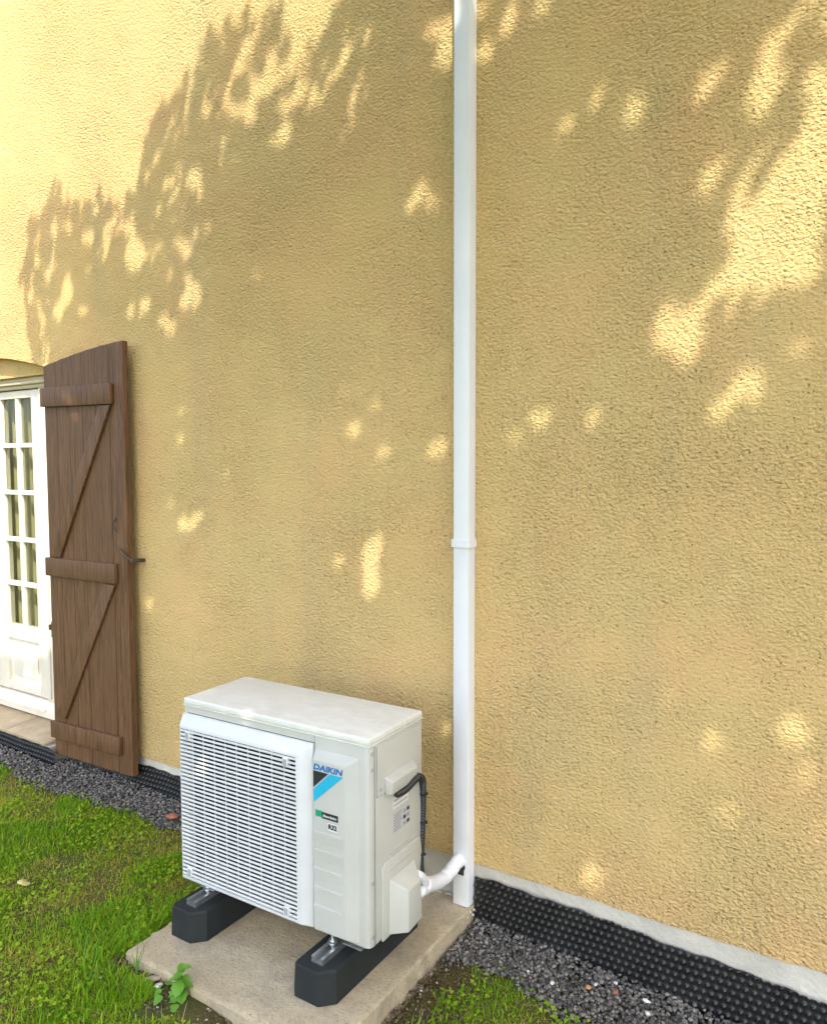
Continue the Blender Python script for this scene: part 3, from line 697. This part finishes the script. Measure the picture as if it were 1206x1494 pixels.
for z in (.281, .233, .182, .132, .081):
    part('step_line', MWM, lambda bm: prism(bm, [(PY+.0005, z-.036), (PY-.0026, z-.002), (PY-.0022, z), (PY+.0005, z+.0004)], 'x', PX0+.0035, .5915), panel)
FY = PY-.0004
def flat(name, pts, mat, par, y=FY, t=.0006):
    part(name, mat, lambda bm: prism(bm, pts, 'y', y-t, y), par)
def text(name, s, size, mat, par, mtx, bold=0, shear=0, width=None, thick=.0002):
    cu = bpy.data.curves.new(name, 'FONT'); cu.body = s; cu.size = size; cu.shear = shear; cu.offset = bold; cu.extrude = thick; cu.resolution_u = 3
    to = bpy.data.objects.new(name, cu); COL.objects.link(to); bpy.context.view_layer.update()
    dg = bpy.context.evaluated_depsgraph_get(); me = bpy.data.meshes.new_from_object(to.evaluated_get(dg)); bpy.data.objects.remove(to); bpy.data.curves.remove(cu)
    co = np.array([v.co[:] for v in me.vertices]); mn, mx = co.min(0), co.max(0)
    S = (width/(mx[0]-mn[0])) if width else 1
    for v in me.vertices: v.co = Vector(((v.co.x-mn[0])*S, v.co.y-mn[1], v.co.z))
    me.transform(mtx); me.materials.clear(); return link(name, me, mat, par)
def front_m(u, z, y=FY-.0003): return Matrix.Translation((u, y, z)) @ Matrix.Rotation(PI/2, 4, 'X')
text('logo_lettering', 'DAIKIN', 0.0215, MBLUE, panel, front_m(.4985, .4445), .0008, .18, .0955)
flat('logo_triangle', [(.4985, .4415), (.5475, .4415), (.4985, .3965)], MBLK, panel)
flat('logo_band', [(.5520, .4415), (.5945, .4415), (.4985, .3565), (.4985, .3915)], MCYAN, panel)
flat('green_square', [(.5045, .3385), (.5255, .3385), (.5255, .3215), (.5045, .3215)], MGRN, panel)
flat('black_badge', [(.5257, .3365), (.5775, .3365), (.5775, .3195), (.5257, .3195)], MBLK, panel)
text('badge_lettering', 'Bluevolution', .0095, MWHT, panel, front_m(.5295, .3245, FY-.0010), .0002, .25, .044)
flat('refrigerant_badge', [(.5425, .3135), (.5780, .3135), (.5780, .2905), (.5425, .2905)], MWHT, panel)
for pts in ([(.5425, .3137), (.5780, .3137), (.5780, .3130), (.5425, .3130)], [(.5425, .2911), (.5780, .2911), (.5780, .2904), (.5425, .2904)], [(.5425, .2912), (.5432, .2912), (.5432, .3129), (.5425, .3129)], [(.5773, .2912), (.5780, .2912), (.5780, .3129), (.5773, .3129)]):
    flat('badge_border', pts, MGREYP, panel, FY-.0006, .0003)
text('refrigerant_lettering', 'R32', .0175, MBLK, panel, front_m(.5468, .2958, FY-.0010), .0008, 0, .0275)
# side: seam, panels, terminal cover, handle, valve cover
part('side_panel', MWM, lambda bm: box(bm, AW+.0002, AW+.0022, .0245, AD-.006, .004, .524, .0006), AC, True)
TC = part('terminal_cover', MWM, lambda bm: prism(bm, [(.030, .3905), (.100, .3905), (.100, .378), (.205, .378), (.205, .3905), (.240, .3905), (.244, .396), (.244, .521), (.030, .521)], 'x', AW+.0024, AW+.0062, .0015, 2), AC, True)
def handle(bm):
    x0, x1 = AW+.0063, AW+.030
    hexa(bm, [(x0, .062, .384), (x1-.006, .070, .384), (x1-.006, .190, .384), (x0, .200, .384), (x0, .056, .434), (x1, .064, .421), (x1, .190, .421), (x0, .200, .434)], .003, 3)
part('handle', MWM, handle, AC, True)
def valve(bm):
    x0 = AW+.0024; o = .048
    prism(bm, [(.047, -.002), (.200, -.002), (.250, .016), (.250, .100), (.238, .196), (.230, .2035), (.060, .2035), (.047, .190)], 'x', x0, x0+.006, .002, 2)
    hexa(bm, [(x0+.0062, .070, .004), (x0+o, .106, .004), (x0+o, .176, .010), (x0+.0062, .212, .020), (x0+.0062, .074, .153), (x0+o, .106, .119), (x0+o, .168, .119), (x0+.0062, .200, .153)], .004, 3)
    box(bm, x0+.0060, x0+.0105, .072, .188, .1775, .1865, .0015)
part('valve_cover', MWM, valve, AC, True)
for (v, z, xo) in ((.0125, .466, .0002), (.0125, .170, .0002), (.0125, .508, .0002), (.041, .405, .0064), (.222, .408, .0064), (.0125, .028, .0002)):
    part('screw', MGALV, lambda bm: (cyl(bm, (AW+xo+.0008, v, z), .0042, .0020, 'x', 14), cyl(bm, (AW+xo+.0020, v, z), .0022, .0010, 'x', 6)), AC)
XS = AW+.0023
def sflat(name, v0, v1, z0, z1, mat, par, k=0): return part(name, mat, lambda bm: box(bm, XS+k*.0004, XS+k*.0004+.0004, v0, v1, z0, z1), par)
s1 = sflat('white_sticker', .105, .182, .326, .362, MWHT, AC)
sflat('sticker_print', .110, .165, .3455, .3500, MGREYP, s1, 1); sflat('sticker_print', .110, .176, .3335, .3365, MGREYP, s1, 1)
s2 = sflat('rating_label', .105, .192, .259, .318, MLABEL, AC)
for i in range(7): sflat('label_print', .108, .108+random.uniform(.030, .043), .264+i*.0073, .2675+i*.0073, MGREYP, s2, 1)
for i in range(3):
    for j in range(2): sflat('label_print', .155+j*.018, .168+j*.018, .264+i*.017, .274+i*.017, MBLK if (i+j) % 2 else MGREYP, s2, 1)
part('seam_line', MSLOT, lambda bm: (box(bm, XS, XS+.0006, .092, .192, .2095, .2112),), AC)
part('seam_line', MSEAM, lambda bm: box(bm, AW+.0002, AW+.0010, .0222, .0243, .002, .524), AC)
part('seam_line', MSEAM, lambda bm: box(bm, AW+.0022, AW+.0030, .0285, .0298, .388, .521), AC)
part('seam_line', MSEAM, lambda bm: box(bm, AW+.0022, AW+.0030, .0285, .0990, .3885, .3903), AC)
part('seam_line', MSEAM, lambda bm: box(bm, .4872, .4930, .0030, .0038, .006, .503), AC)
for (u, v) in ((.070, .020), (.070, AD-.03), (.600, .020), (.600, AD-.03)):
    part('mounting_foot', MGALV, lambda bm: (box(bm, u-.030, u+.030, v-.012, v+.026, -.0195, -.0165, .0008), box(bm, u-.030, u+.030, v+.023, v+.026, -.0163, -.0065)), AC, True)

# ------------------------------------------------------------------ rubber feet
def rubber_foot(x0, label):
    y0, y1, w, h = -.618, -.168, .121, .088
    t = empty('rubber_foot', (x0+w/2, (y0+y1)/2, 0), label=label, cat='rubber foot', group='black rubber feet under the unit')
    L, hw = (y1-y0)/2, w/2; c = .034; tp = .003
    A = [(-hw+c*1.2, -L), (hw-c, -L), (hw, -L+c), (hw, L-c), (hw-c, L), (-hw+c, L), (-hw, L-c), (-hw, -L+c*.5)]
    A = [(-hw+c, -L), (hw-c, -L), (hw, -L+c), (hw, L-c), (hw-c, L), (-hw+.010, L), (-hw, L-.010), (-hw, -L+.010)]
    A[0] = (-hw+.010, -L)
    bm = bmesh.new()
    lv = []
    for z, s in ((.001, 0), (.020, 0), (h-.006, tp), (h, tp+.004)):
        lv.append([bm.verts.new((a-math.copysign(s, a), b-math.copysign(s*.8, b), z)) for a, b in A])
    for P_, Q_ in zip(lv[:-1], lv[1:]):
        for i in range(8): bm.faces.new((P_[i], P_[(i+1) % 8], Q_[(i+1) % 8], Q_[i]))
    bm.faces.new(lv[-1]); bm.faces.new(lv[0][::-1]); obj('rubber_block', bm, MRUB, t)
    ch = part('steel_channel', MGALV, lambda bm: (box(bm, -.019, .019, -L+.030, L-.030, h+.0004, h+.003), box(bm, -.019, -.0165, -L+.030, L-.030, h+.0032, h+.016), box(bm, .0165, .019, -L+.030, L-.030, h+.0032, h+.016),
        box(bm, -.0163, -.010, -L+.030, L-.030, h+.0145, h+.016), box(bm, .010, .0163, -L+.030, L-.030, h+.0145, h+.016)), t)
    for yy in (-.5235+.393, -.31+.393+.0):
        part('bolt', MGALV, lambda bm: (cyl(bm, (0, yy, h+.024), .0045, .036, 'z', 12), cyl(bm, (0, yy, h+.0195), .0095, .0060, 'z', 6), cyl(bm, (0, yy, h+.030), .0095, .005, 'z', 6), cyl(bm, (0, yy, h+.0240), .0135, .0022, 'z', 20)), t, True)
    return t
rubber_foot(-.5480, 'black rubber foot with steel channel under the grille end of the unit')
rubber_foot(-.0760, 'black rubber foot with steel channel under the panel end nearest the duct')

# ------------------------------------------------------------------ cable and insulated pipes
def acp(u, v, z):
    c, s = math.cos(.02352), math.sin(.02352); return Vector((-.55831+u*c-v*s, -.53772+u*s+v*c, .13003+z))
cab = empty('power_cable', acp(AW, .2, .1), label='black corrugated cable looping down the side of the air conditioner', cat='cable')
pts = catmull([acp(AW+.016, .098, .374), acp(AW+.024, .135, .376), acp(AW+.028, .180, .389), acp(AW+.020, .212, .382), acp(AW+.012, .243, .356), acp(AW+.006, .254, .310), acp(AW+.004, .256, .250), acp(AW+.003, .252, .180), acp(AW+.004, .244, .125), acp(AW+.010, .240, .085)], 16)
o_ = cab.location.copy(); pts = [p-o_ for p in pts]
bm = bmesh.new(); tube(bm, pts, lambda f, i: .0098 if i % 2 else .0080, 12); obj('cable_sheath', bm, MCAB, cab, True)
for k in (38, 78, 100, 122):
    part('cable_tie', MCAB, lambda bm: (tube(bm, [pts[k]-(pts[k+1]-pts[k]).normalized()*.002, pts[k]+(pts[k+1]-pts[k]).normalized()*.002], .0118, 14), box(bm, -.003, .003, -.003, .003, -.002, .004, mat_=Matrix.Translation(pts[k]+Vector((.012, 0, 0))))), cab)
pipe = empty('insulated_pipe', (.1, -.12, .12), label='white wrapped pipe curving from the valve cover into the duct opening', cat='pipe')
def lp(P): return [Vector(p)-Vector((.1, -.12, .12)) for p in P]
pm = lambda f, i: .0200*(1+.03*math.sin(i*1.3)+.03*math.sin(i*.5))
def trunk(bm):
    tube(bm, catmull(lp([(.106, -.262, .178), (.099, -.21, .153), (.094, -.15, .134), (.093, -.115, .131), (.094, -.085, .136), (.095, -.055, .145), (.097, -.036, .144)]), 10), pm, 18)
part('wrapped_trunk', MINS, trunk, pipe, 'all')
part('branch', MINS, lambda bm: tube(bm, catmull(lp([acp(AW+.020, .200, .110), (.122, -.300, .222), (.112, -.270, .190), (.102, -.235, .165)]), 8), lambda f, i: .0125, 14), pipe, 'all')
part('branch', MINS, lambda bm: tube(bm, catmull(lp([acp(AW+.022, .205, .050), (.124, -.305, .186), (.112, -.270, .166), (.098, -.215, .150)]), 8), lambda f, i: .0135, 14), pipe, 'all')
part('wrap_band', MINS, lambda bm: tube(bm, lp([(.1045, -.250, .172), (.0995, -.212, .154)]), .0212, 18), pipe, True)

# ------------------------------------------------------------------ small things on the ground
def pebble(x, y, r, mat, label, cat='pebble', sq=(1, .8, .6), grp=None, name='pebble'):
    bm = bmesh.new(); bmesh.ops.create_icosphere(bm, subdivisions=3, radius=r)
    s = random.random()*50
    for v in bm.verts:
        v.co *= 1+.28*noise.noise(v.co/r*1.1+Vector((s, 0, 0))); v.co = Vector((v.co.x*sq[0], v.co.y*sq[1], v.co.z*sq[2]))
    o = obj(name, bm, mat, None, 'all', label=label, cat=cat, group=grp); o.location = (x, y, zg(x)+r*sq[2]*.55+.010*(y > -.25)); o.rotation_euler = (0, 0, random.uniform(0, 3)); return o
G = 'pale pebbles lying in the dark gravel'
pebble(.447, -.150, .0075, MPEB, 'white oval pebble in the gravel at the lawn edge', grp=G)
pebble(.547, -.087, .0060, MPEB, 'small white pebble between the orange stone and the membrane', grp=G)
pebble(.591, -.050, .0070, MPEB, 'white pebble close to the black membrane beside the reddish stone', grp=G)
pebble(.679, -.069, .0080, MPEB, 'elongated white pebble nearest the bottom of the membrane', sq=(.7, 1.3, .6), grp=G)
pebble(.695, -.112, .0075, MPEB, 'white pebble lowest in the gravel strip by the picture edge', grp=G)
pebble(.373, -.144, .0045, MPEB, 'tiny white pebble in the middle of the gravel strip', grp=G)
pebble(.535, -.110, .0085, MPEBO, 'orange stone lying in dark gravel near the membrane', grp=G)
pebble(.600, -.085, .0085, MBRICK, 'reddish stone lying in dark gravel near the membrane', grp=G)
pebble(-1.149, -.112, .020, MBRICK, 'rusty red brick fragment on the gravel left of the air conditioner', 'brick fragment', (1.3, .9, .45), name='brick_fragment')
pebble(-.417, -.762, .0095, MPEB, 'cream white pebble on soil beside the leafy weed', grp='stones beside the weed', sq=(1.2, .8, .5))
pebble(-.452, -.752, .013, MPEBT, 'tan flat stone at the slab edge beside the weed', grp='stones beside the weed', sq=(1.7, .7, .4))
# fallen leaf
bm = bmesh.new(); bmesh.ops.create_grid(bm, x_segments=8, y_segments=8, size=.5)
for v in bm.verts:
    t_ = v.co.x+.5; w_ = math.sin(PI*min(1, t_*1.02))**.7*.6; v.co = Vector(((t_-.5)*.040, v.co.y*w_*.052, .006*math.cos(v.co.y*3)+.004*math.sin(t_*5)))
o = obj('fallen_leaf', bm, MYLEAF, None, 'all', label='pale yellow fallen leaf lying on the lawn at the left', cat='leaf'); o.location = (-1.166, -.697, zg(-1.166)+.022); o.rotation_euler = (.15, .2, .9)
# broad-leaved weed
weed = empty('weed', (-.345, -.752, zg(-.37)-.01), label='leafy green weed growing at the front edge of the concrete slab', cat='weed')
def leaf_mesh(L, W, cup=.25, lobes=0):
    bm = bmesh.new(); nx_, ny_ = 10, 6; g = []
    for i in range(nx_+1):
        t_ = i/nx_; w_ = W*(math.sin(PI*t_**.75)**.8)*(1+.10*math.sin(t_*26)*lobes)*.5 if 0 < t_ < 1 else .0004
        g.append([bm.verts.new((L*t_, w_*(j/ny_*2-1), -L*.35*t_*t_+cup*abs(w_*(j/ny_*2-1))-.02*0)) for j in range(ny_+1)])
    for a, b in zip(g[:-1], g[1:]):
        for j in range(ny_): bm.faces.new((a[j], b[j], b[j+1], a[j+1]))
    me = bpy.data.meshes.new('leaf'); bm.to_mesh(me); bm.free(); me.polygons.foreach_set('use_smooth', np.ones(len(me.polygons), bool)); return me
LM = leaf_mesh(.036, .033, .3, 1.6); wl = Vector(weed.location)
part('stem', MWEED, lambda bm: tube(bm, catmull([(0, 0, 0), (.004, -.002, .045), (.008, .002, .085), (.012, .002, .115)], 5), lambda f, i: .0028-.0013*f, 8), weed, True)
for (z, az, pitch, s) in ((.030, -2.2, -.1, 1.1), (.032, -.6, -.2, 1.25), (.040, -1.5, -.5, 1.35), (.050, 2.9, .1, 1.0), (.055, .6, 0, 1.1), (.066, -1.2, -.45, 1.3), (.075, -2.7, .2, 1.0), (.080, .1, .35, .95), (.092, -1.9, .1, .9), (.105, 2.4, .6, .85), (.110, .5, .7, .95), (.112, -.8, .3, .75), (.020, -1.9, -.6, 1.3), (.045, -2.9, -.4, 1.0)):
    o = link('leaf', LM, MWEED, weed); o.location = (.010*z/.11, 0, z); o.rotation_euler = (0, -pitch, az); o.scale = (s, s, s)
for (dx, dy, z, az, p_, s) in ((-.045, -.03, .03, -2, -.2, .8), (-.06, .0, .02, 2, .2, .7), (.03, -.04, .02, -1, 0, .8), (-.02, -.05, .035, -1.6, -.2, .9)):
    o = link('leaf', LM, MWEED, weed); o.location = (dx, dy, z); o.rotation_euler = (0, -p_, az); o.scale = (s, s, s)
weed.scale = (.85, .85, .72)
# tall grass tufts
def tuft(x, y, spec, label):
    t = empty('grass_tuft', (x, y, zg(x)-.01), label=label, cat='grass tuft')
    for pts_, r in spec: part('blade', MWEED, lambda bm: tube(bm, catmull(pts_, 6), lambda f, i: r*(1-f*.85), 5), t, 'all')
tuft(-.510, -.760, [([(0, 0, 0), (.003, 0, .06), (.008, .004, .12)], .0028), ([(0, 0, 0), (.012, .0, .06), (.045, .02, .13)], .0020), ([(0, 0, .0), (-.006, 0, .03), (-.020, 0, .075)], .0020), ([(0, 0, .02), (.02, .01, .09), (-.035, .0, .118), (-.085, -.01, .120)], .0011)], 'upright grass shoot at the front left edge of the slab')
tuft(-.600, -.850, [([(0, 0, 0), (-.01, .0, .07), (-.04, .03, .105), (-.09, .05, .09), (-.11, .05, .02)], .0018), ([(0, 0, 0), (.02, .01, .06), (.0, .03, .09), (-.06, .02, .08)], .0015), ([(.03, -.02, 0), (.05, -.01, .05), (.03, .02, .095)], .0018)], 'long pale grass blades arching over the lawn near the slab corner')

# ------------------------------------------------------------------ unseen tree behind the viewer, crown shaped to cast the wall's shade and sun gaps
SHADE= [(-0.29, 2.91), (-0.31, 2.85), (-0.36, 2.78), (-0.4, 2.72), (-0.49, 2.71), (-0.54, 2.63), (-0.59, 2.69), (-0.65, 2.88), (-0.69, 2.81), (-0.74, 2.8), (-0.82, 2.91), (-0.93, 2.9), (-0.99, 2.85), (-1.0, 2.78), (-1.13, 2.76), (-1.15, 2.7), (-1.22, 2.68), (-1.29, 2.61), (-1.35, 2.53), (-1.37, 2.42), (-1.46, 2.37), (-1.54, 2.37), (-1.66, 2.5), (-1.7, 2.41), (-1.79, 2.4), (-1.94, 2.55), (-2.0, 2.47), (-2.14, 2.43), (-2.15, 2.3), (-2.22, 2.25), (-2.18, 2.12), (-2.16, 2.01), (-2.14, 1.91), (-2.09, 1.74), (-2.04, 1.55), (-2.04, 1.3), (-2.08, 0.69), (-2.2, 0.57), (-2.55, 0.53), (-2.95, 0.46)]
GAPS= [(-2.417,0.456,0.042,0.062),(-2.323,0.452,0.035,0.048),(0.908,2.247,0.039,0.067),(1.014,2.197,0.034,0.093),(0.998,2.392,0.042,0.052),(0.957,2.078,0.072,0.063),(0.884,1.989,0.082,0.09),(0.801,2.067,0.041,0.05),(1.015,2.043,0.034,0.078),(0.918,1.87,0.077,0.081),(0.84,1.782,0.062,0.06),(0.75,1.725,0.049,0.041),(0.682,1.714,0.024,0.06),(0.963,1.823,0.044,0.039),(0.883,1.554,0.037,0.04),(0.817,1.498,0.026,0.024),(0.996,1.819,0.029,0.029),(1.004,1.92,0.031,0.035),(0.99,1.636,0.02,0.019),(0.917,2.363,0.024,0.022),(0.731,1.64,0.024,0.021),(0.245,1.444,0.022,0.018),(0.332,1.493,0.027,0.029),(0.484,1.492,0.019,0.026),(-0.007,1.414,0.039,0.032),(-0.331,1.479,0.028,0.036),(-0.22,1.403,0.035,0.027),(-0.379,1.608,0.023,0.021),(-0.244,1.557,0.022,0.02),(-0.299,1.62,0.02,0.016),(-1.161,1.131,0.059,0.038),(-1.089,1.169,0.031,0.027),(-1.823,1.481,0.03,0.03),(-1.881,1.331,0.025,0.018),(-0.267,1.061,0.033,0.046),(-0.264,0.974,0.033,0.06),(-0.168,0.933,0.019,0.018),(-0.233,1.113,0.022,0.027),(-0.066,2.203,0.025,0.033),(-0.022,2.158,0.019,0.025),(-0.101,2.172,0.018,0.021),(0.591,2.291,0.016,0.038),(0.4,2.275,0.016,0.029),(0.228,2.624,0.019,0.049),(0.15,2.553,0.027,0.035),(0.026,2.588,0.033,0.051),(-0.012,2.67,0.038,0.032),(0.073,2.683,0.037,0.035),(0.328,2.626,0.028,0.018),(0.136,2.668,0.027,0.027),(0.484,2.339,0.013,0.021),(0.783,2.324,0.019,0.016),(0.752,2.28,0.015,0.015),(1.005,0.713,0.033,0.034),(0.857,0.469,0.023,0.022),(0.501,0.194,0.03,0.028),(0.819,0.652,0.017,0.023),(0.7,0.74,0.012,0.013),(1.04,0.615,0.012,0.017),(0.023,0.536,0.015,0.026),(-0.397,1.034,0.024,0.024),(-1.19,1.469,0.024,0.022),(-1.174,1.576,0.02,0.019),(-1.397,0.794,0.026,0.023),(-1.247,1.21,0.025,0.019),(-1.232,1.9,0.032,0.042),(-0.76,2.048,0.023,0.022),(-1.379,1.611,0.021,0.019),(-0.934,1.335,0.018,0.015),(-1.871,1.528,0.03,0.03),(-2.124,1.691,0.054,0.031),(-0.655,1.458,0.016,0.015),(-0.624,2.499,0.037,0.041),(-0.669,2.493,0.025,0.018),(-0.825,2.631,0.06,0.028),(-0.778,2.589,0.03,0.028),(-0.903,2.546,0.028,0.019),(-1.078,2.442,0.045,0.05),(-1.225,2.456,0.028,0.031),(-1.02,2.247,0.022,0.025),(-1.166,2.217,0.054,0.026),(-1.128,2.175,0.031,0.031),(-1.053,2.392,0.022,0.025),(-0.87,2.473,0.028,0.014),(-1.442,2.216,0.055,0.076),(-1.481,2.337,0.06,0.027),(-1.083,2.014,0.034,0.057),(-1.142,1.995,0.027,0.047),(-1.131,2.085,0.027,0.018),(-1.901,2.119,0.045,0.065),(-1.971,2.046,0.041,0.048),(-1.796,2.027,0.039,0.026),(-1.217,2.115,0.024,0.016),(-1.377,2.009,0.038,0.038),(-1.473,1.992,0.03,0.033),(-1.294,2.226,0.024,0.021),(-1.592,2.356,0.036,0.025),(-1.757,2.326,0.029,0.034),(-1.901,2.408,0.03,0.026),(-1.263,1.929,0.04,0.037),(-1.739,2.194,0.024,0.02),(-2.04,2.22,0.026,0.042),(-2.105,2.015,0.037,0.037),(-1.006,2.086,0.022,0.015),(-0.714,2.678,0.07,0.042),(-0.821,2.777,0.034,0.023),(-0.603,2.604,0.049,0.036),(-0.899,2.726,0.028,0.019),(-1.008,2.681,0.025,0.024),(-0.54,2.689,0.03,0.022),(-0.351,2.701,0.022,0.017)]

OUT = SHADE+[(-3.6, .33), (-3.9, -2.4), (2.2, -2.4), (2.4, 3.9), (-.2, 3.9)]
RES = .010; U0, V0 = -3.9, -2.4; NU, NV = int(6.3/RES), int(6.3/RES)
uu = U0+(np.arange(NU)+.5)*RES; vv = V0+(np.arange(NV)+.5)*RES; UU, VV = np.meshgrid(uu, vv)
ins = np.zeros(UU.shape, bool); P_ = OUT
for (xa, ya), (xb, yb) in zip(P_, P_[1:]+P_[:1]):
    if ya == yb: continue
    ins ^= ((VV > min(ya, yb)) & (VV <= max(ya, yb)) & (UU < xa+(VV-ya)*(xb-xa)/(yb-ya)))
GAPS += [(-.70, -.17, .024, .026), (-.88, -.39, .026, .030), (-.40, .06, .014, .018), (-.60, .10, .016, .018), (-.95, -.62, .012, .016)]
GAPS += [(random.uniform(-2.2, -.9), random.uniform(-1.5, -.2), random.uniform(.008, .016), random.uniform(.01, .02)) for _ in range(16)]
GAPS += [(random.uniform(-1.6, 1.1), random.uniform(.1, 2.6), random.uniform(.000, .006), random.uniform(.000, .010)) for _ in range(60)]
for (cu, cv, ru, rv) in GAPS:
    sh = .12                                              # gaps lean along the sun's slant
    du = (UU-cu)-(VV-cv)*sh*.6; bo = (.016 if cu > .25 else .010) if cu > -.5 else .008; ins &= ~((du/(ru+bo))**2+((VV-cv)/(rv+bo))**2 < 1)
# feathery fringe: pointed leaf groups beyond the outline, slits of light inside it
def leafshape(cu, cv, ru, rv, sl, add):
    i0, i1 = max(0, int((cu-.15-U0)/RES)), min(NU, int((cu+.15-U0)/RES)); j0, j1 = max(0, int((cv-.15-V0)/RES)), min(NV, int((cv+.15-V0)/RES))
    if i1 <= i0 or j1 <= j0: return
    A, B = UU[j0:j1, i0:i1]-cu, VV[j0:j1, i0:i1]-cv; m_ = ((A-B*sl)/ru)**2+(B/rv)**2 < 1
    if add: ins[j0:j1, i0:i1] |= m_
    else: ins[j0:j1, i0:i1] &= ~m_
fr = SHADE[1:34]
for _ in range(230):
    i_ = random.randrange(len(fr)-1); t_ = random.random(); a, b = fr[i_], fr[i_+1]
    cu, cv = a[0]+(b[0]-a[0])*t_, a[1]+(b[1]-a[1])*t_
    leafshape(cu-random.uniform(-.02, .045), cv+random.uniform(-.02, .05), random.uniform(.008, .015), random.uniform(.025, .060), random.uniform(-.35, .5), True)
for _ in range(260):
    i_ = random.randrange(len(fr)-1); t_ = random.random(); a, b = fr[i_], fr[i_+1]
    k_ = abs(random.gauss(0, .16)); cu, cv = a[0]+(b[0]-a[0])*t_+k_*.7, a[1]+(b[1]-a[1])*t_-k_*.8
    leafshape(cu, cv, random.uniform(.008, .016), random.uniform(.018, .045), random.uniform(0, .6), False)
for _ in range(46):
    leafshape(random.uniform(.40, 1.15), random.uniform(1.35, 2.5), random.uniform(.010, .026), random.uniform(.025, .070), random.uniform(-.2, .9), True)
dist = np.zeros(UU.shape); cur = ins.copy(); k = 0
while cur.any() and k < 10:
    dist += cur; k += 1
    c2 = cur.copy(); c2[1:] &= cur[:-1]; c2[:-1] &= cur[1:]; c2[:, 1:] &= cur[:, :-1]; c2[:, :-1] &= cur[:, 1:]; cur = c2
dist *= RES
SV = np.array(SUN/(-SUN.y))                                # travel per metre of y
def leaves(n, rmin, rmax, fit):
    ci = RNG.integers(0, NU, n); cj = RNG.integers(0, NV, n); d = dist[cj, ci]; ok = (d > rmin) & (d <= rmax) ; ci, cj, d = ci[ok], cj[ok], d[ok]
    u = uu[ci]+RNG.uniform(-.5, .5, len(ci))*RES; v = vv[cj]+RNG.uniform(-.5, .5, len(ci))*RES
    size = fit*d; return u, v, size
def even(step, smin, vmin=-9):                                       # outer crown: evenly spread small leaves
    gu, gv = np.meshgrid(np.arange(U0, U0+NU*RES, step), np.arange(V0, V0+NV*RES, step))
    gu = (gu+RNG.uniform(-.42, .42, gu.shape)*step).ravel(); gv = (gv+RNG.uniform(-.42, .42, gv.shape)*step).ravel()
    ci = np.clip(((gu-U0)/RES).astype(int), 0, NU-1); cj = np.clip(((gv-V0)/RES).astype(int), 0, NV-1); d = dist[cj, ci]; ok = (d > smin) & (gv > vmin+.5*np.sin(gu*2.1))
    return gu[ok], gv[ok], np.minimum(d[ok], .021)
parts = [leaves(560000, .004, .045, 1.0), even(.0215, .030), even(.0285, .030), even(.030, .05, 2.0)]
u = np.concatenate([p[0] for p in parts]); v = np.concatenate([p[1] for p in parts]); size = np.concatenate([np.clip(p[2], .010, .021) for p in parts])
nearp = np.arange(len(u)) < len(parts[0][0]); n = len(u)
tmin = np.maximum(1.1, (2.35-v)/SUN.z*abs(SUN.y)); lf = np.clip((-u-.6)/1.2, 0, 1)
yy = np.where(nearp, tmin+RNG.uniform(0, 1, n)*(.30+.3*(1-lf))+.35*np.clip((u-.2)/.4, 0, 1), np.maximum(tmin, 1.6)+.5+RNG.uniform(0, 1, n)*1.8)
Pc = np.stack([u+SV[0]*yy, -yy, v+SV[2]*yy], -1)
# keep the crown out of the picture
dC = Pc-np.array(CAM); fz = dC @ np.array(fw); fx = dC @ np.array(r2); fy = dC @ np.array(u2)
vis = (fz > .02) & (np.abs(fx) < fz*(603/FPX)*1.15+.1) & (np.abs(fy) < fz*(747/FPX)*1.15+.1)
0 and print('culled', vis.mean(), [round(float(vis[(v > a) & (v < a+.5)].mean()), 3) for a in np.arange(-2.4, 3.5, .5)]); Pc = Pc[~vis]; size = size[~vis]; n = len(Pc)
# leaf quads, drooping, turned randomly but broadly facing the light
nrm = np.array(SUN)+RNG.normal(0, .45, (n, 3)); nrm /= np.linalg.norm(nrm, axis=1)[:, None]
dn = np.array([.1, 0, -1.0])+RNG.normal(0, .35, (n, 3)); ax1 = dn-nrm*(dn*nrm).sum(1)[:, None]; ax1 /= np.linalg.norm(ax1, axis=1)[:, None]; ax2 = np.cross(nrm, ax1)
L = size[:, None]*1.45; Wd = size[:, None]*.50
Vl = np.stack([Pc-ax1*L, Pc-ax1*L*.2+ax2*Wd, Pc+ax1*L, Pc-ax1*L*.2-ax2*Wd], 1).reshape(-1, 3)
Fl = np.arange(n*4).reshape(-1, 4)
tree = empty('tree', (2.6, -4.4, zg(2)), label='large leafy garden tree behind the viewer shading the wall', cat='tree')
cr = np_mesh('crown', Vl-np.array([2.6, -4.4, zg(2)]), Fl); link('crown', cr, MLEAF, tree)
def limb(bm, P, ra, rb): tube(bm, catmull(P, 6), lambda f, i: ra+(rb-ra)*f, 10)
bm = bmesh.new()
limb(bm, [(0, 0, -.1), (.03, .03, 1.0), (-.05, .1, 2.2), (-.2, .3, 3.2)], .17, .11)
for P in ([(-.05, .1, 2.2), (-.9, .8, 3.2), (-2.0, 1.4, 4.4), (-2.8, 1.8, 5.2)], [(-.2, .3, 3.2), (-.8, .9, 4.2), (-1.6, 1.2, 5.6)], [(-.2, .3, 3.2), (.3, .7, 4.6), (.3, .9, 6.0)], [(0, .05, 1.8), (-1.2, .3, 2.6), (-2.8, .6, 3.4)]): limb(bm, P, .07, .015)
obj('trunk', bm, MBARK, tree, 'all')
